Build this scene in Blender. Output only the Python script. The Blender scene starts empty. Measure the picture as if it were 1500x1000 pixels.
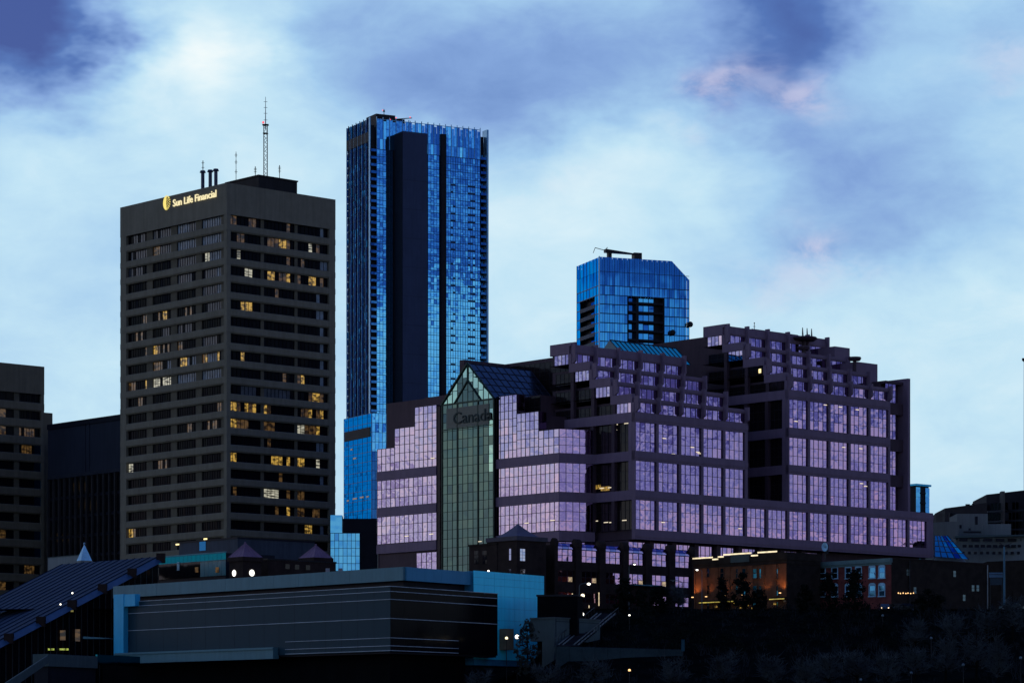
import bpy, bmesh, math, random
from mathutils import Vector, Matrix
random.seed(7)
R = math.radians
SC = bpy.context.scene
COL = SC.collection

# ------------------------------------------------------------------ camera, sky, sun, exposure
FPX, CX, HY = 4300.0, 750.0, 1080.0          # focal length and optical centre measured in the 1500 x 1000 photograph
cam = bpy.data.cameras.new('camera')
cam_o = bpy.data.objects.new('camera', cam); COL.objects.link(cam_o)
cam.sensor_width = 36.0
cam.lens = FPX / 1500.0 * 36.0
cam.shift_y = (HY - 500.0) / 1500.0
cam.clip_start = 1.0; cam.clip_end = 20000.0
cam_o.location = (0, 0, 0); cam_o.rotation_euler = (R(90), 0, 0)
SC.camera = cam_o

SUN_ELEV, SUN_ROT = 2.5, -62.0               # low sun behind cloud on the left
world = bpy.data.worlds.new('World'); SC.world = world
world.use_nodes = True
wt = world.node_tree; wt.nodes.clear()

def N(tree, kind, **kw):
    n = tree.nodes.new(kind)
    for k, v in kw.items():
        setattr(n, k, v)
    return n

def put(tree, sock, v):
    if isinstance(v, bpy.types.NodeSocket):
        tree.links.new(v, sock)
    else:
        sock.default_value = v

def M_(tree, op, a, b=None, c=None, clamp=False):
    n = N(tree, 'ShaderNodeMath', operation=op, use_clamp=clamp)
    put(tree, n.inputs[0], a)
    if b is not None: put(tree, n.inputs[1], b)
    if c is not None: put(tree, n.inputs[2], c)
    return n.outputs[0]

def V_(tree, op, a, b=None):
    n = N(tree, 'ShaderNodeVectorMath', operation=op)
    put(tree, n.inputs[0], a)
    if b is not None: put(tree, n.inputs[1], b)
    return n.outputs['Value'] if op in ('LENGTH', 'DOT_PRODUCT') else n.outputs[0]

def smooth(tree, v, a, b):
    n = N(tree, 'ShaderNodeMapRange', interpolation_type='SMOOTHSTEP')
    put(tree, n.inputs[0], v); n.inputs[1].default_value = a; n.inputs[2].default_value = b
    return n.outputs[0]

def noise(tree, vec, scale, detail=5, rough=0.55, dist=0.0):
    n = N(tree, 'ShaderNodeTexNoise')
    put(tree, n.inputs['Vector'], vec)
    n.inputs['Scale'].default_value = scale; n.inputs['Detail'].default_value = detail
    n.inputs['Roughness'].default_value = rough; n.inputs['Distortion'].default_value = dist
    return n

def mixc(tree, f, a, b):
    n = N(tree, 'ShaderNodeMix', data_type='RGBA')
    put(tree, n.inputs[0], f); put(tree, n.inputs[6], a); put(tree, n.inputs[7], b)
    return n.outputs[2]

def build_sky():
    t = wt
    tc = N(t, 'ShaderNodeTexCoord')
    d = tc.outputs['Generated']
    sep = N(t, 'ShaderNodeSeparateXYZ'); t.links.new(d, sep.inputs[0])
    x, y, z = sep.outputs
    # cloud field, the same kind all round the horizon
    st = V_(t, 'MULTIPLY', d, (1.0, 1.0, 1.9))
    n1 = noise(t, st, 9.0, 7, 0.56, 0.25)
    n2 = noise(t, st, 3.1, 4, 0.5, 0.2)
    n3 = noise(t, st, 34.0, 5, 0.62, 0.4)
    # warped direction for the larger cloud banks
    w = V_(t, 'SUBTRACT', noise(t, st, 13.0, 5, 0.6).outputs['Color'], (0.5, 0.5, 0.5))
    wd = V_(t, 'ADD', d, V_(t, 'MULTIPLY', w, (0.075, 0.0, 0.055)))
    banks = [  # px, py, half width, half height, weight
        (20, 40, 120, 95, -0.80), (110, 90, 50, 45, -0.18), (700, 60, 210, 95, -0.30), (930, 20, 130, 90, -0.16),
        (1115, 45, 95, 105, -0.58), (1330, 270, 190, 95, -0.27), (1420, 30, 150, 70, -0.20),
        (1180, 330, 110, 70, -0.11), (780, 150, 150, 60, -0.12), (1260, 180, 120, 70, -0.10), (480, 40, 80, 80, -0.08),
        (265, 75, 110, 62, 0.24), (350, 70, 70, 40, 0.10), (930, 225, 120, 75, 0.12), (90, 215, 150, 70, 0.07), (800, 430, 210, 130, 0.08),
        (410, 190, 110, 80, 0.08), (60, 420, 170, 160, 0.03), (1420, 500, 170, 120, 0.08), (1130, 230, 60, 40, 0.10), (1120, 480, 160, 60, 0.05),
    ]
    tot = None
    def blob(px, py, sx, sy, src):
        c = Vector(((px - CX) / FPX, 1.0, (HY - py) / FPX)); L = c.length; c = c / L
        v = V_(t, 'MULTIPLY', V_(t, 'SUBTRACT', src, tuple(c)), (FPX / sx, 6.0, FPX / sy))
        q = V_(t, 'DOT_PRODUCT', v, v)
        return M_(t, 'EXPONENT', M_(t, 'MULTIPLY', q, -0.7))
    for px, py, sx, sy, wgt in banks:
        b = M_(t, 'MULTIPLY', blob(px, py, sx, sy, wd), wgt)
        tot = b if tot is None else M_(t, 'ADD', tot, b)
    B = M_(t, 'ADD', 0.70, tot)
    B = M_(t, 'ADD', B, M_(t, 'MULTIPLY', M_(t, 'SUBTRACT', n1.outputs['Fac'], 0.5), 0.37))
    B = M_(t, 'ADD', B, M_(t, 'MULTIPLY', M_(t, 'SUBTRACT', n2.outputs['Fac'], 0.5), 0.30))
    B = M_(t, 'ADD', B, M_(t, 'MULTIPLY', M_(t, 'SUBTRACT', n3.outputs['Fac'], 0.5), 0.22))
    # long thin streaks low at the unseen sides, added for the glass to mirror
    inv = M_(t, 'DIVIDE', 0.35, M_(t, 'ADD', M_(t, 'ABSOLUTE', z), 0.05))
    cmb = N(t, 'ShaderNodeCombineXYZ'); t.links.new(M_(t, 'MULTIPLY', x, inv), cmb.inputs[0]); t.links.new(M_(t, 'MULTIPLY', y, inv), cmb.inputs[1])
    n4 = noise(t, cmb.outputs[0], 3.6, 5, 0.6, 0.5)
    side = M_(t, 'SUBTRACT', 1.0, smooth(t, y, 0.70, 0.96))
    B = M_(t, 'ADD', B, M_(t, 'MULTIPLY', M_(t, 'MULTIPLY', M_(t, 'SUBTRACT', smooth(t, n4.outputs['Fac'], 0.36, 0.64), 0.5), side), 0.78))
    B = M_(t, 'SUBTRACT', B, M_(t, 'MULTIPLY', side, 0.15))
    # unseen cloud made heavier overhead and eastward, to dim the walls and glass
    B = M_(t, 'SUBTRACT', B, M_(t, 'MULTIPLY', smooth(t, z, 0.24, 0.60), 0.42))
    east = smooth(t, M_(t, 'SUBTRACT', M_(t, 'MULTIPLY', x, 0.8), M_(t, 'MULTIPLY', y, 0.6)), -0.1, 0.75)
    ze = M_(t, 'SUBTRACT', z, M_(t, 'MULTIPLY', smooth(t, M_(t, 'MULTIPLY', y, -1.0), 0.15, 0.6), 0.045))
    B = M_(t, 'SUBTRACT', B, M_(t, 'MULTIPLY', M_(t, 'MULTIPLY', smooth(t, ze, 0.075, 0.125), east), 0.26))
    B = M_(t, 'SUBTRACT', B, M_(t, 'MULTIPLY', M_(t, 'MULTIPLY', smooth(t, ze, 0.12, 0.20), east), 0.12))
    B = M_(t, 'ADD', B, M_(t, 'MULTIPLY', M_(t, 'MULTIPLY', M_(t, 'SUBTRACT', 1.0, smooth(t, ze, 0.06, 0.11)), east), 0.20))
    west = smooth(t, M_(t, 'MULTIPLY', x, -1.0), 0.3, 0.95)
    B = M_(t, 'ADD', B, M_(t, 'MULTIPLY', west, 0.05))
    ramp = N(t, 'ShaderNodeValToRGB')
    t.links.new(B, ramp.inputs[0])
    el = ramp.color_ramp.elements
    stops = [(0.0, (0.042, 0.082, 0.32)), (0.20, (0.075, 0.165, 0.47)), (0.40, (0.215, 0.365, 0.70)), (0.58, (0.36, 0.59, 0.85)),
             (0.74, (0.525, 0.76, 0.915)), (0.88, (0.705, 0.875, 0.955)), (1.0, (0.90, 0.97, 0.98))]
    el[0].position, el[0].color = stops[0][0], (*stops[0][1], 1)
    el[1].position, el[1].color = stops[-1][0], (*stops[-1][1], 1)
    for p, c in stops[1:-1]:
        e = el.new(p); e.color = (*c, 1)
    colr = ramp.outputs[0]
    # last pink light on some cloud edges, more of it low in the west and east
    pink = None
    for px, py, sx, sy, wgt in [(1075, 140, 45, 22, 0.9), (1200, 132, 40, 16, 0.9), (1190, 345, 34, 24, 1.0), (1190, 398, 60, 22, 0.6),
                                (1450, 85, 45, 22, 0.6), (985, 185, 40, 20, 0.4), (1080, 420, 70, 30, 0.35), (760, 270, 60, 40, 0.2)]:
        b = M_(t, 'MULTIPLY', blob(px, py, sx, sy, wd), wgt)
        pink = b if pink is None else M_(t, 'ADD', pink, b)
    pink = M_(t, 'MULTIPLY', pink, smooth(t, n3.outputs['Fac'], 0.36, 0.6))
    low = M_(t, 'MULTIPLY', M_(t, 'SUBTRACT', 1.0, smooth(t, z, 0.05, 0.16)), M_(t, 'MAXIMUM', west, M_(t, 'MULTIPLY', east, 0.5)))
    low = M_(t, 'MULTIPLY', low, M_(t, 'ADD', 0.25, smooth(t, n1.outputs['Fac'], 0.4, 0.62)))
    pk = M_(t, 'ADD', M_(t, 'MULTIPLY', pink, 0.46), M_(t, 'MULTIPLY', low, 0.42), clamp=True)
    colr = mixc(t, pk, colr, (0.80, 0.68, 0.80, 1))
    sky = N(t, 'ShaderNodeTexSky', sky_type='NISHITA')
    sky.sun_disc = False
    sky.sun_elevation = R(SUN_ELEV); sky.sun_rotation = R(SUN_ROT)
    sky.altitude = 650; sky.dust_density = 1.0
    bg1 = N(t, 'ShaderNodeBackground'); t.links.new(sky.outputs[0], bg1.inputs[0]); bg1.inputs[1].default_value = 0.02
    bg2 = N(t, 'ShaderNodeBackground'); t.links.new(colr, bg2.inputs[0]); bg2.inputs[1].default_value = 0.97
    add = N(t, 'ShaderNodeAddShader'); out = N(t, 'ShaderNodeOutputWorld')
    t.links.new(bg1.outputs[0], add.inputs[0]); t.links.new(bg2.outputs[0], add.inputs[1])
    t.links.new(add.outputs[0], out.inputs[0])
build_sky()

sun = bpy.data.lights.new('sun', 'SUN'); sun.energy = 0.12; sun.angle = R(20); sun.color = (1.0, 0.86, 0.78)
sun_o = bpy.data.objects.new('sun', sun); COL.objects.link(sun_o)
_a = R(SUN_ROT)
_dir = -Vector((math.sin(_a) * math.cos(R(8)), math.cos(_a) * math.cos(R(8)), math.sin(R(8))))
sun_o.rotation_euler = _dir.to_track_quat('-Z', 'Y').to_euler(); sun_o.location = (-300, 400, 300)

SC.view_settings.view_transform = 'Standard'; SC.view_settings.look = 'None'
SC.view_settings.exposure = 0.0; SC.view_settings.gamma = 1.0
SC.cycles.max_bounces = 6; SC.cycles.glossy_bounces = 3; SC.cycles.diffuse_bounces = 2
SC.cycles.sample_clamp_indirect = 4.0

# ------------------------------------------------------------------ helpers
def ray(px): return (px - CX) / FPX
def at(px, py, D): return Vector((ray(px) * D, D, (HY - py) / FPX * D))

class Frame:
    """A building's plan: corner seen at pixel column px, D metres away; local x runs along its right hand face, y along its left hand face."""
    def __init__(s, px, D, ang, zb):
        s.O = Vector((ray(px) * D, D)); s.a = R(ang); s.zb = zb
        s.r = Vector((math.cos(s.a), math.sin(s.a))); s.l = Vector((-math.sin(s.a), math.cos(s.a)))
    def w(s, x, y): return s.O + s.r * x + s.l * y
    def X(s, px, y=0.0):
        k = ray(px); o = s.w(0, y); return (k * o.y - o.x) / (s.r.x - k * s.r.y)
    def Y(s, px, x=0.0):
        k = ray(px); o = s.w(x, 0); return (k * o.y - o.x) / (s.l.x - k * s.l.y)
    def Z(s, py, x=0.0, y=0.0): return (HY - py) / FPX * s.w(x, y).y

class MB:
    def __init__(s, zb=0.0): s.v = []; s.f = []; s.m = []; s.zb = zb
    def quad(s, a, b, c, d, m=0):
        n = len(s.v)
        for p in (a, b, c, d): s.v.append((p[0], p[1], p[2] - s.zb))
        s.f.append((n, n + 1, n + 2, n + 3)); s.m.append(m)
    def tri(s, a, b, c, m=0):
        n = len(s.v)
        for p in (a, b, c): s.v.append((p[0], p[1], p[2] - s.zb))
        s.f.append((n, n + 1, n + 2)); s.m.append(m)
    def box(s, x0, x1, y0, y1, z0, z1, m=0):
        if x0 > x1: x0, x1 = x1, x0
        if y0 > y1: y0, y1 = y1, y0
        n = len(s.v); z0 -= s.zb; z1 -= s.zb
        s.v += [(x0, y0, z0), (x1, y0, z0), (x1, y1, z0), (x0, y1, z0), (x0, y0, z1), (x1, y0, z1), (x1, y1, z1), (x0, y1, z1)]
        for f in ((0, 3, 2, 1), (4, 5, 6, 7), (0, 1, 5, 4), (1, 2, 6, 5), (2, 3, 7, 6), (3, 0, 4, 7)):
            s.f.append(tuple(n + i for i in f)); s.m.append(m)
        return s
    def prism(s, pts, z0, z1, m=0, top=None):
        """vertical prism on a plan polygon (counter clockwise)"""
        n = len(s.v); k = len(pts)
        zt = top if top else [z1] * k
        for p in pts: s.v.append((p[0], p[1], z0 - s.zb))
        for p, z in zip(pts, zt): s.v.append((p[0], p[1], z - s.zb))
        s.f.append(tuple(n + i for i in reversed(range(k)))); s.m.append(m)
        s.f.append(tuple(n + k + i for i in range(k))); s.m.append(m)
        for i in range(k):
            j = (i + 1) % k
            s.f.append((n + i, n + j, n + k + j, n + k + i)); s.m.append(m)
        return s
    def tube(s, p0, p1, r0, r1=None, seg=6, m=0):
        r1 = r0 if r1 is None else r1
        p0 = Vector((p0[0], p0[1], p0[2] - s.zb)); p1 = Vector((p1[0], p1[1], p1[2] - s.zb))
        d = (p1 - p0)
        if d.length < 1e-6: return s
        q = d.to_track_quat('Z', 'Y'); n = len(s.v)
        for p, r in ((p0, r0), (p1, r1)):
            for i in range(seg):
                a = 2 * math.pi * i / seg
                s.v.append(tuple(p + q @ Vector((math.cos(a) * r, math.sin(a) * r, 0))))
        for i in range(seg):
            j = (i + 1) % seg
            s.f.append((n + i, n + j, n + seg + j, n + seg + i)); s.m.append(m)
        s.f.append(tuple(n + i for i in reversed(range(seg)))); s.m.append(m)
        s.f.append(tuple(n + seg + i for i in range(seg))); s.m.append(m)
        return s
    def cone4(s, x0, x1, y0, y1, z0, z1, m=0):
        c = ((x0 + x1) / 2, (y0 + y1) / 2, z1)
        P = [(x0, y0, z0), (x1, y0, z0), (x1, y1, z0), (x0, y1, z0)]
        for i in range(4): s.tri(P[i], P[(i + 1) % 4], c, m)
        s.quad(*reversed(P), m)
        return s
    def ball(s, c, r, seg=8, rings=5, m=0, sz=1.0):
        n = len(s.v)
        for i in range(rings + 1):
            th = math.pi * i / rings
            for j in range(seg):
                a = 2 * math.pi * j / seg
                s.v.append((c[0] + r * math.sin(th) * math.cos(a), c[1] + r * math.sin(th) * math.sin(a), c[2] - s.zb + sz * r * math.cos(th)))
        for i in range(rings):
            for j in range(seg):
                k = (j + 1) % seg
                s.f.append((n + i * seg + j, n + (i + 1) * seg + j, n + (i + 1) * seg + k, n + i * seg + k)); s.m.append(m)
        return s
    def mesh(s, name, mats):
        me = bpy.data.meshes.new(name); me.from_pydata(s.v, [], s.f)
        if not isinstance(mats, (list, tuple)): mats = [mats]
        for m in mats: me.materials.append(m)
        if len(mats) > 1: me.polygons.foreach_set('material_index', s.m)
        me.update(); return me
    def build(s, name, mats, parent=None, loc=None):
        o = bpy.data.objects.new(name, s.mesh(name, mats)); COL.objects.link(o)
        if parent is not None: o.parent = parent
        if loc is not None: o.location = loc
        return o

def tag(o, label=None, cat=None, group=None, kind=None):
    if label: o['label'] = label
    if cat: o['category'] = cat
    if group: o['group'] = group
    if kind: o['kind'] = kind
    return o

def thing(name, label, cat, loc, rz=0.0, group=None):
    o = bpy.data.objects.new(name, None); COL.objects.link(o)
    o.location = loc; o.rotation_euler = (0, 0, rz); o.empty_display_size = 2
    return tag(o, label, cat, group)

def fthing(fr, name, label, cat, group=None):
    return thing(name, label, cat, (fr.O.x, fr.O.y, fr.zb), fr.a, group)

def panes(mb, plane, c, u0, u1, z0, z1, nu, nz, tilt=0.0, gap=0.03, mat=lambda i, j: 0):
    """a grid of slightly uneven panes in the plane y=c ('R') or x=c ('L')"""
    du = (u1 - u0) / nu; dz = (z1 - z0) / nz
    for i in range(nu):
        for j in range(nz):
            a, b = random.gauss(0, tilt), random.gauss(0, tilt)
            ua, ub = u0 + i * du + gap, u0 + (i + 1) * du - gap
            za, zb = z0 + j * dz + gap, z0 + (j + 1) * dz - gap
            hu, hz = (ub - ua) / 2, (zb - za) / 2
            P = []
            for su, sz in ((-1, -1), (1, -1), (1, 1), (-1, 1)):
                off = c + a * su * hu + b * sz * hz
                u = (ua + ub) / 2 + su * hu; z = (za + zb) / 2 + sz * hz
                P.append((u, off, z) if plane == 'R' else (off, u, z))
            if plane == 'L': P = [P[1], P[0], P[3], P[2]]
            mb.quad(*P, mat(i, j))

def grid(mb, plane, c, u0, u1, z0, z1, nu, nz, wv=0.1, wh=0.1, dep=0.14, m=0):
    """mullions and transoms of a glazed field, standing a little proud of the glass"""
    f, b = c - dep / 2, c + dep / 2
    def bx(ua, ub, za, zb, e=0.0):
        if plane == 'R': mb.box(ua, ub, f + e, b, za, zb, m)
        else: mb.box(f + e, b, ua, ub, za, zb, m)
    for i in range(nu + 1):
        u = u0 + (u1 - u0) * i / nu
        bx(u - wv / 2, u + wv / 2, z0, z1)
    for j in range(nz + 1):
        z = z0 + (z1 - z0) * j / nz
        bx(u0, u1, z - wh / 2, z + wh / 2, 0.013)

# ------------------------------------------------------------------ materials
MAT = {}
def mat(name, col, rough=0.7, metal=0.0, var=0.25, scale=0.35, spec=0.1, bump=0.0, bscale=4.0, streak=0.0):
    """procedural surface: base colour broken up by two sizes of noise, weather streaks and fine relief"""
    if name in MAT: return MAT[name]
    m = bpy.data.materials.new(name); m.use_nodes = True; t = m.node_tree
    p = t.nodes['Principled BSDF']
    p.inputs['Roughness'].default_value = rough; p.inputs['Metallic'].default_value = metal
    p.inputs['Specular IOR Level'].default_value = spec
    g = N(t, 'ShaderNodeNewGeometry')
    n1 = noise(t, g.outputs['Position'], scale, 5, 0.6)
    n2 = noise(t, g.outputs['Position'], scale * 9, 3, 0.6)
    f = M_(t, 'ADD', M_(t, 'MULTIPLY', n1.outputs['Fac'], 0.7), M_(t, 'MULTIPLY', n2.outputs['Fac'], 0.3))
    if streak:
        sv = V_(t, 'MULTIPLY', g.outputs['Position'], (1.0, 1.0, 0.06))
        n3 = noise(t, sv, 1.3, 4, 0.65)
        f = M_(t, 'ADD', M_(t, 'MULTIPLY', f, 1 - streak), M_(t, 'MULTIPLY', n3.outputs['Fac'], streak))
    f = smooth(t, f, 0.3, 0.7)
    a = tuple(c * (1 - var) for c in col) + (1,); b = tuple(min(1, c * (1 + var)) for c in col) + (1,)
    t.links.new(mixc(t, f, a, b), p.inputs['Base Color'])
    if bump:
        bn = N(t, 'ShaderNodeBump'); bn.inputs['Strength'].default_value = bump; bn.inputs['Distance'].default_value = 0.1
        t.links.new(noise(t, g.outputs['Position'], bscale, 4, 0.6).outputs['Fac'], bn.inputs['Height'])
        t.links.new(bn.outputs[0], p.inputs['Normal'])
    MAT[name] = m; return m

def glass(name, tint, rough=0.03, warp=0.02, wscale=0.35, var=0.12, metal=1.0, spec=0.5):
    """coated facade glass: a tinted mirror with the slight waviness of real panes"""
    if name in MAT: return MAT[name]
    m = bpy.data.materials.new(name); m.use_nodes = True; t = m.node_tree
    p = t.nodes['Principled BSDF']
    p.inputs['Roughness'].default_value = rough; p.inputs['Metallic'].default_value = metal
    p.inputs['Specular IOR Level'].default_value = spec
    if metal > 0.5:
        mx = max(max(tint), 1e-3); p.inputs['Specular Tint'].default_value = (*[0.15 + 0.85 * c / mx for c in tint], 1)
    g = N(t, 'ShaderNodeNewGeometry')
    n1 = noise(t, g.outputs['Position'], 0.12, 3, 0.5)
    a = tuple(c * (1 - var) for c in tint) + (1,); b = tuple(min(1, c * (1 + var)) for c in tint) + (1,)
    rnd = M_(t, 'ADD', M_(t, 'MULTIPLY', g.outputs['Random Per Island'], 0.6), M_(t, 'MULTIPLY', n1.outputs['Fac'], 0.4))
    t.links.new(mixc(t, rnd, a, b), p.inputs['Base Color'])
    bn = N(t, 'ShaderNodeBump'); bn.inputs['Strength'].default_value = 1.0; bn.inputs['Distance'].default_value = warp
    t.links.new(noise(t, g.outputs['Position'], wscale, 1.0, 0.4, 0.3).outputs['Fac'], bn.inputs['Height'])
    t.links.new(bn.outputs[0], p.inputs['Normal'])
    MAT[name] = m; return m

def lit(name, col, strength, contrast=0.7, scale=0.9, stretch=1.6):
    """a lamp, or a window with the room lights on (uneven, as rooms are)"""
    if name in MAT: return MAT[name]
    m = bpy.data.materials.new(name); m.use_nodes = True; t = m.node_tree
    p = t.nodes['Principled BSDF']
    p.inputs['Base Color'].default_value = (0.02, 0.02, 0.02, 1); p.inputs['Roughness'].default_value = 0.2
    p.inputs['Emission Color'].default_value = (*col, 1)
    if contrast:
        g = N(t, 'ShaderNodeNewGeometry')
        n = noise(t, V_(t, 'MULTIPLY', g.outputs['Position'], (1.0, 1.0, stretch)), scale, 1.5, 0.5)
        f = M_(t, 'MULTIPLY', smooth(t, n.outputs['Fac'], 0.34, 0.66), contrast)
        f = M_(t, 'ADD', f, 1 - contrast)
        t.links.new(M_(t, 'MULTIPLY', f, strength), p.inputs['Emission Strength'])
    else:
        p.inputs['Emission Strength'].default_value = strength
    MAT[name] = m; return m

concrete_dk = mat('dark_concrete', (0.140, 0.126, 0.098), 0.85, var=0.18, streak=0.5, bump=0.1)
concrete_br = mat('brown_concrete', (0.125, 0.107, 0.078), 0.85, var=0.2, streak=0.5, bump=0.1)
roof_dk = mat('roof_felt', (0.02, 0.02, 0.023), 0.9)
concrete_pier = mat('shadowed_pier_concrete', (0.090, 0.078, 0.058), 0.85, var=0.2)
frame_blk = mat('black_window_frame', (0.005, 0.005, 0.006), 0.8, spec=0.0)
metal_dk = mat('dark_metal', (0.02, 0.02, 0.024), 0.5, 0.6)
metal_gr = mat('grey_metal', (0.16, 0.17, 0.19), 0.45, 0.5)
navy = mat('navy_cladding', (0.028, 0.040, 0.085), 0.55, var=0.15, scale=0.1, streak=0.4)
navy_dk = mat('black_cladding', (0.010, 0.011, 0.018), 0.6, var=0.2)
granite = mat('violet_granite', (0.155, 0.102, 0.150), 0.55, var=0.16, scale=0.25, streak=0.45, bump=0.1)
granite_dk = mat('dark_violet_granite', (0.056, 0.034, 0.046), 0.6, var=0.2, scale=0.25, streak=0.4, bump=0.1)
mull_dk = mat('mullion_dark', (0.018, 0.016, 0.024), 0.4, 0.3)
mull_gn = mat('mullion_green', (0.018, 0.035, 0.030), 0.4, 0.3)
mull_bl = mat('mullion_blue', (0.015, 0.03, 0.07), 0.4, 0.4)
fin_bl = mat('fin_light_blue', (0.12, 0.26, 0.42), 0.35, 0.6)
g_off = glass('office_glass', (0.005, 0.005, 0.008), 0.06, 0.01, metal=0.0, spec=0.025)
g_black = glass('black_glass', (0.006, 0.006, 0.008), 0.08, 0.01, metal=0.0, spec=0.22)
g_brown = glass('dark_brown_glass', (0.012, 0.008, 0.009), 0.08, 0.01, metal=0.0, spec=0.16)
g_lilac = glass('lilac_mirror_glass', (0.53, 0.41, 0.57), 0.03, 0.009, 0.75, 0.08)  # the violet glass tinted paler, its brighter reflection put into the colour
g_violet = glass('violet_mirror_glass', (0.34, 0.225, 0.43), 0.03, 0.011, 0.75, 0.08)
g_green = glass('green_atrium_glass', (0.085, 0.128, 0.116), 0.06, 0.010, 0.4, 0.25)
g_green_lt = glass('pale_green_glass', (0.42, 0.62, 0.48), 0.06, 0.010, 0.5, 0.22)
g_blue = glass('blue_mirror_glass', (0.10, 0.40, 0.76), 0.03, 0.010, 0.5, 0.08)
g_blue2 = glass('blue_tower_glass', (0.05, 0.27, 0.60), 0.04, 0.02, 0.12, 0.12)
g_blue_dk = glass('deep_blue_glass', (0.02, 0.10, 0.30), 0.05, 0.03, 0.4, 0.3)
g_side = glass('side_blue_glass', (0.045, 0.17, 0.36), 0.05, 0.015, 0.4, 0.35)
g_podium = glass('podium_glass', (0.012, 0.075, 0.18), 0.05, 0.02, 0.3, 0.08)
g_teal = glass('teal_skylight_glass', (0.12, 0.62, 0.62), 0.10, 0.02, 0.4, 0.2)
g_roof = glass('dark_roof_glass', (0.055, 0.072, 0.095), 0.2, 0.02, 0.4, 0.2, metal=0.85)
lit_warm = lit('warm_room_light', (1.0, 0.60, 0.11), 0.52, 0.92, 1.0)
lit_dim = lit('dim_room_light', (0.95, 0.50, 0.14), 0.09, 0.9, 0.8)
lit_white = lit('white_room_light', (0.90, 0.86, 0.66), 0.60, 0.97, 0.45, 9.0)
lit_grey = mat('window_blind', (0.12, 0.15, 0.19), 0.4, var=0.5, scale=0.6, spec=0.3)
lit_grey2 = mat('window_blind_dark', (0.035, 0.038, 0.055), 0.3, var=0.5, scale=0.6, spec=0.3)
lamp_w = lit('lamp_white', (1.0, 0.93, 0.80), 3.0, 0)
lamp_y = lit('lamp_yellow', (1.0, 0.80, 0.35), 1.6, 0)
lamp_o = lit('lamp_orange', (1.0, 0.55, 0.22), 2.0, 0)
tube_w = lit('ceiling_tube_light', (1.0, 0.86, 0.62), 0.95, 0)
lamp_red = lit('obstruction_light', (1.0, 0.10, 0.12), 1.5, 0)

# ------------------------------------------------------------------ ground: the river valley slope and the plateau the city stands on
PLATEAU = 23.6
def gz(x, y):
    prof = [(-400, -14), (120, -12), (300, -5), (430, 7.0), (462, 10.5), (520, 21.5), (540, PLATEAU), (99999, PLATEAU)]
    for (ya, za), (yb, zb) in zip(prof, prof[1:]):
        if ya <= y <= yb:
            z = za + (zb - za) * (y - ya) / (yb - ya); break
    else:
        return prof[0][1]
    if 300 < y < 545 and x < 8:        # the bank falls away under the pavilion
        lo = [(300, -5), (430, 3.0), (462, 5.0), (520, 8.0), (536, 15.0), (545, PLATEAU)]
        for (ya, za), (yb, zb) in zip(lo, lo[1:]):
            if ya <= y <= yb:
                zl = za + (zb - za) * (y - ya) / (yb - ya)
        f = min(1.0, max(0.0, (8 - x) / 11.0)); z = z + (zl - z) * f
    if 300 < y < 602 and x < -64:      # and is cut further back for the stepped glasshouse
        lo = [(300, -5), (430, 3.0), (462, 5.0), (520, 8.0), (584, 9.0), (602, PLATEAU)]
        for (ya, za), (yb, zb) in zip(lo, lo[1:]):
            if ya <= y <= yb:
                zl = za + (zb - za) * (y - ya) / (yb - ya)
        f = min(1.0, (-64 - x) / 6.0); z = z + (zl - z) * f
    return z

def build_ground():
    xs = [-6000, -2500, -900, -400, -250] + list(range(-180, 181, 9)) + [250, 400, 900, 2500, 6000]
    ys = [-400, -100, 120, 220] + list(range(300, 620, 8)) + [640, 700, 900, 1400, 2500, 5000, 9000]
    mb = MB(); nx = len(xs)
    for yy in ys:
        for xx in xs:
            z = gz(xx, yy)
            if 300 <= yy < 538 and abs(xx) <= 250:
                z += 0.55 * math.sin(xx * 0.17 + yy * 0.09) + 0.4 * math.sin(xx * 0.41 - yy * 0.23)
            mb.v.append((xx, yy, z))
    for j in range(len(ys) - 1):
        for i in range(nx - 1):
            a = j * nx + i
            mb.f.append((a, a + 1, a + nx + 1, a + nx)); mb.m.append(0)
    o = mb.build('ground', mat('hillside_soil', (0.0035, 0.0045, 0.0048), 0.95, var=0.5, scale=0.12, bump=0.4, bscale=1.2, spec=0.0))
    tag(o, kind='structure')
    st = MB()
    n = 24
    for i in range(n):
        x0 = -260 + 520 * i / n; x1 = -260 + 520 * (i + 1) / n
        st.quad((x0, 538.6, PLATEAU + 0.02), (x1, 538.6, PLATEAU + 0.02), (x1, 546, PLATEAU + 0.02), (x0, 546, PLATEAU + 0.02))
    # not seen from the river, but the street in front of the hotels is there
    tag(st.build('street', mat('asphalt', (0.03, 0.03, 0.032), 0.9)), kind='structure')
build_ground()

# ------------------------------------------------------------------ office tower with the lit sign
def text_mesh(body, size, depth, name, mats, parent, bold=0.0, sx=1.0):
    cu = bpy.data.curves.new(name, 'FONT'); cu.body = body; cu.size = size; cu.extrude = depth; cu.offset = bold
    cu.align_x = 'LEFT'; cu.resolution_u = 3
    o = bpy.data.objects.new(name + '_curve', cu); COL.objects.link(o)
    dg = bpy.context.evaluated_depsgraph_get()
    me = bpy.data.meshes.new_from_object(o.evaluated_get(dg))
    bpy.data.objects.remove(o); bpy.data.curves.remove(cu)
    for v in me.vertices: v.co.x *= sx
    me.materials.clear(); me.materials.append(mats)
    r = bpy.data.objects.new(name, me); COL.objects.link(r)
    r.parent = parent
    return r

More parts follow.
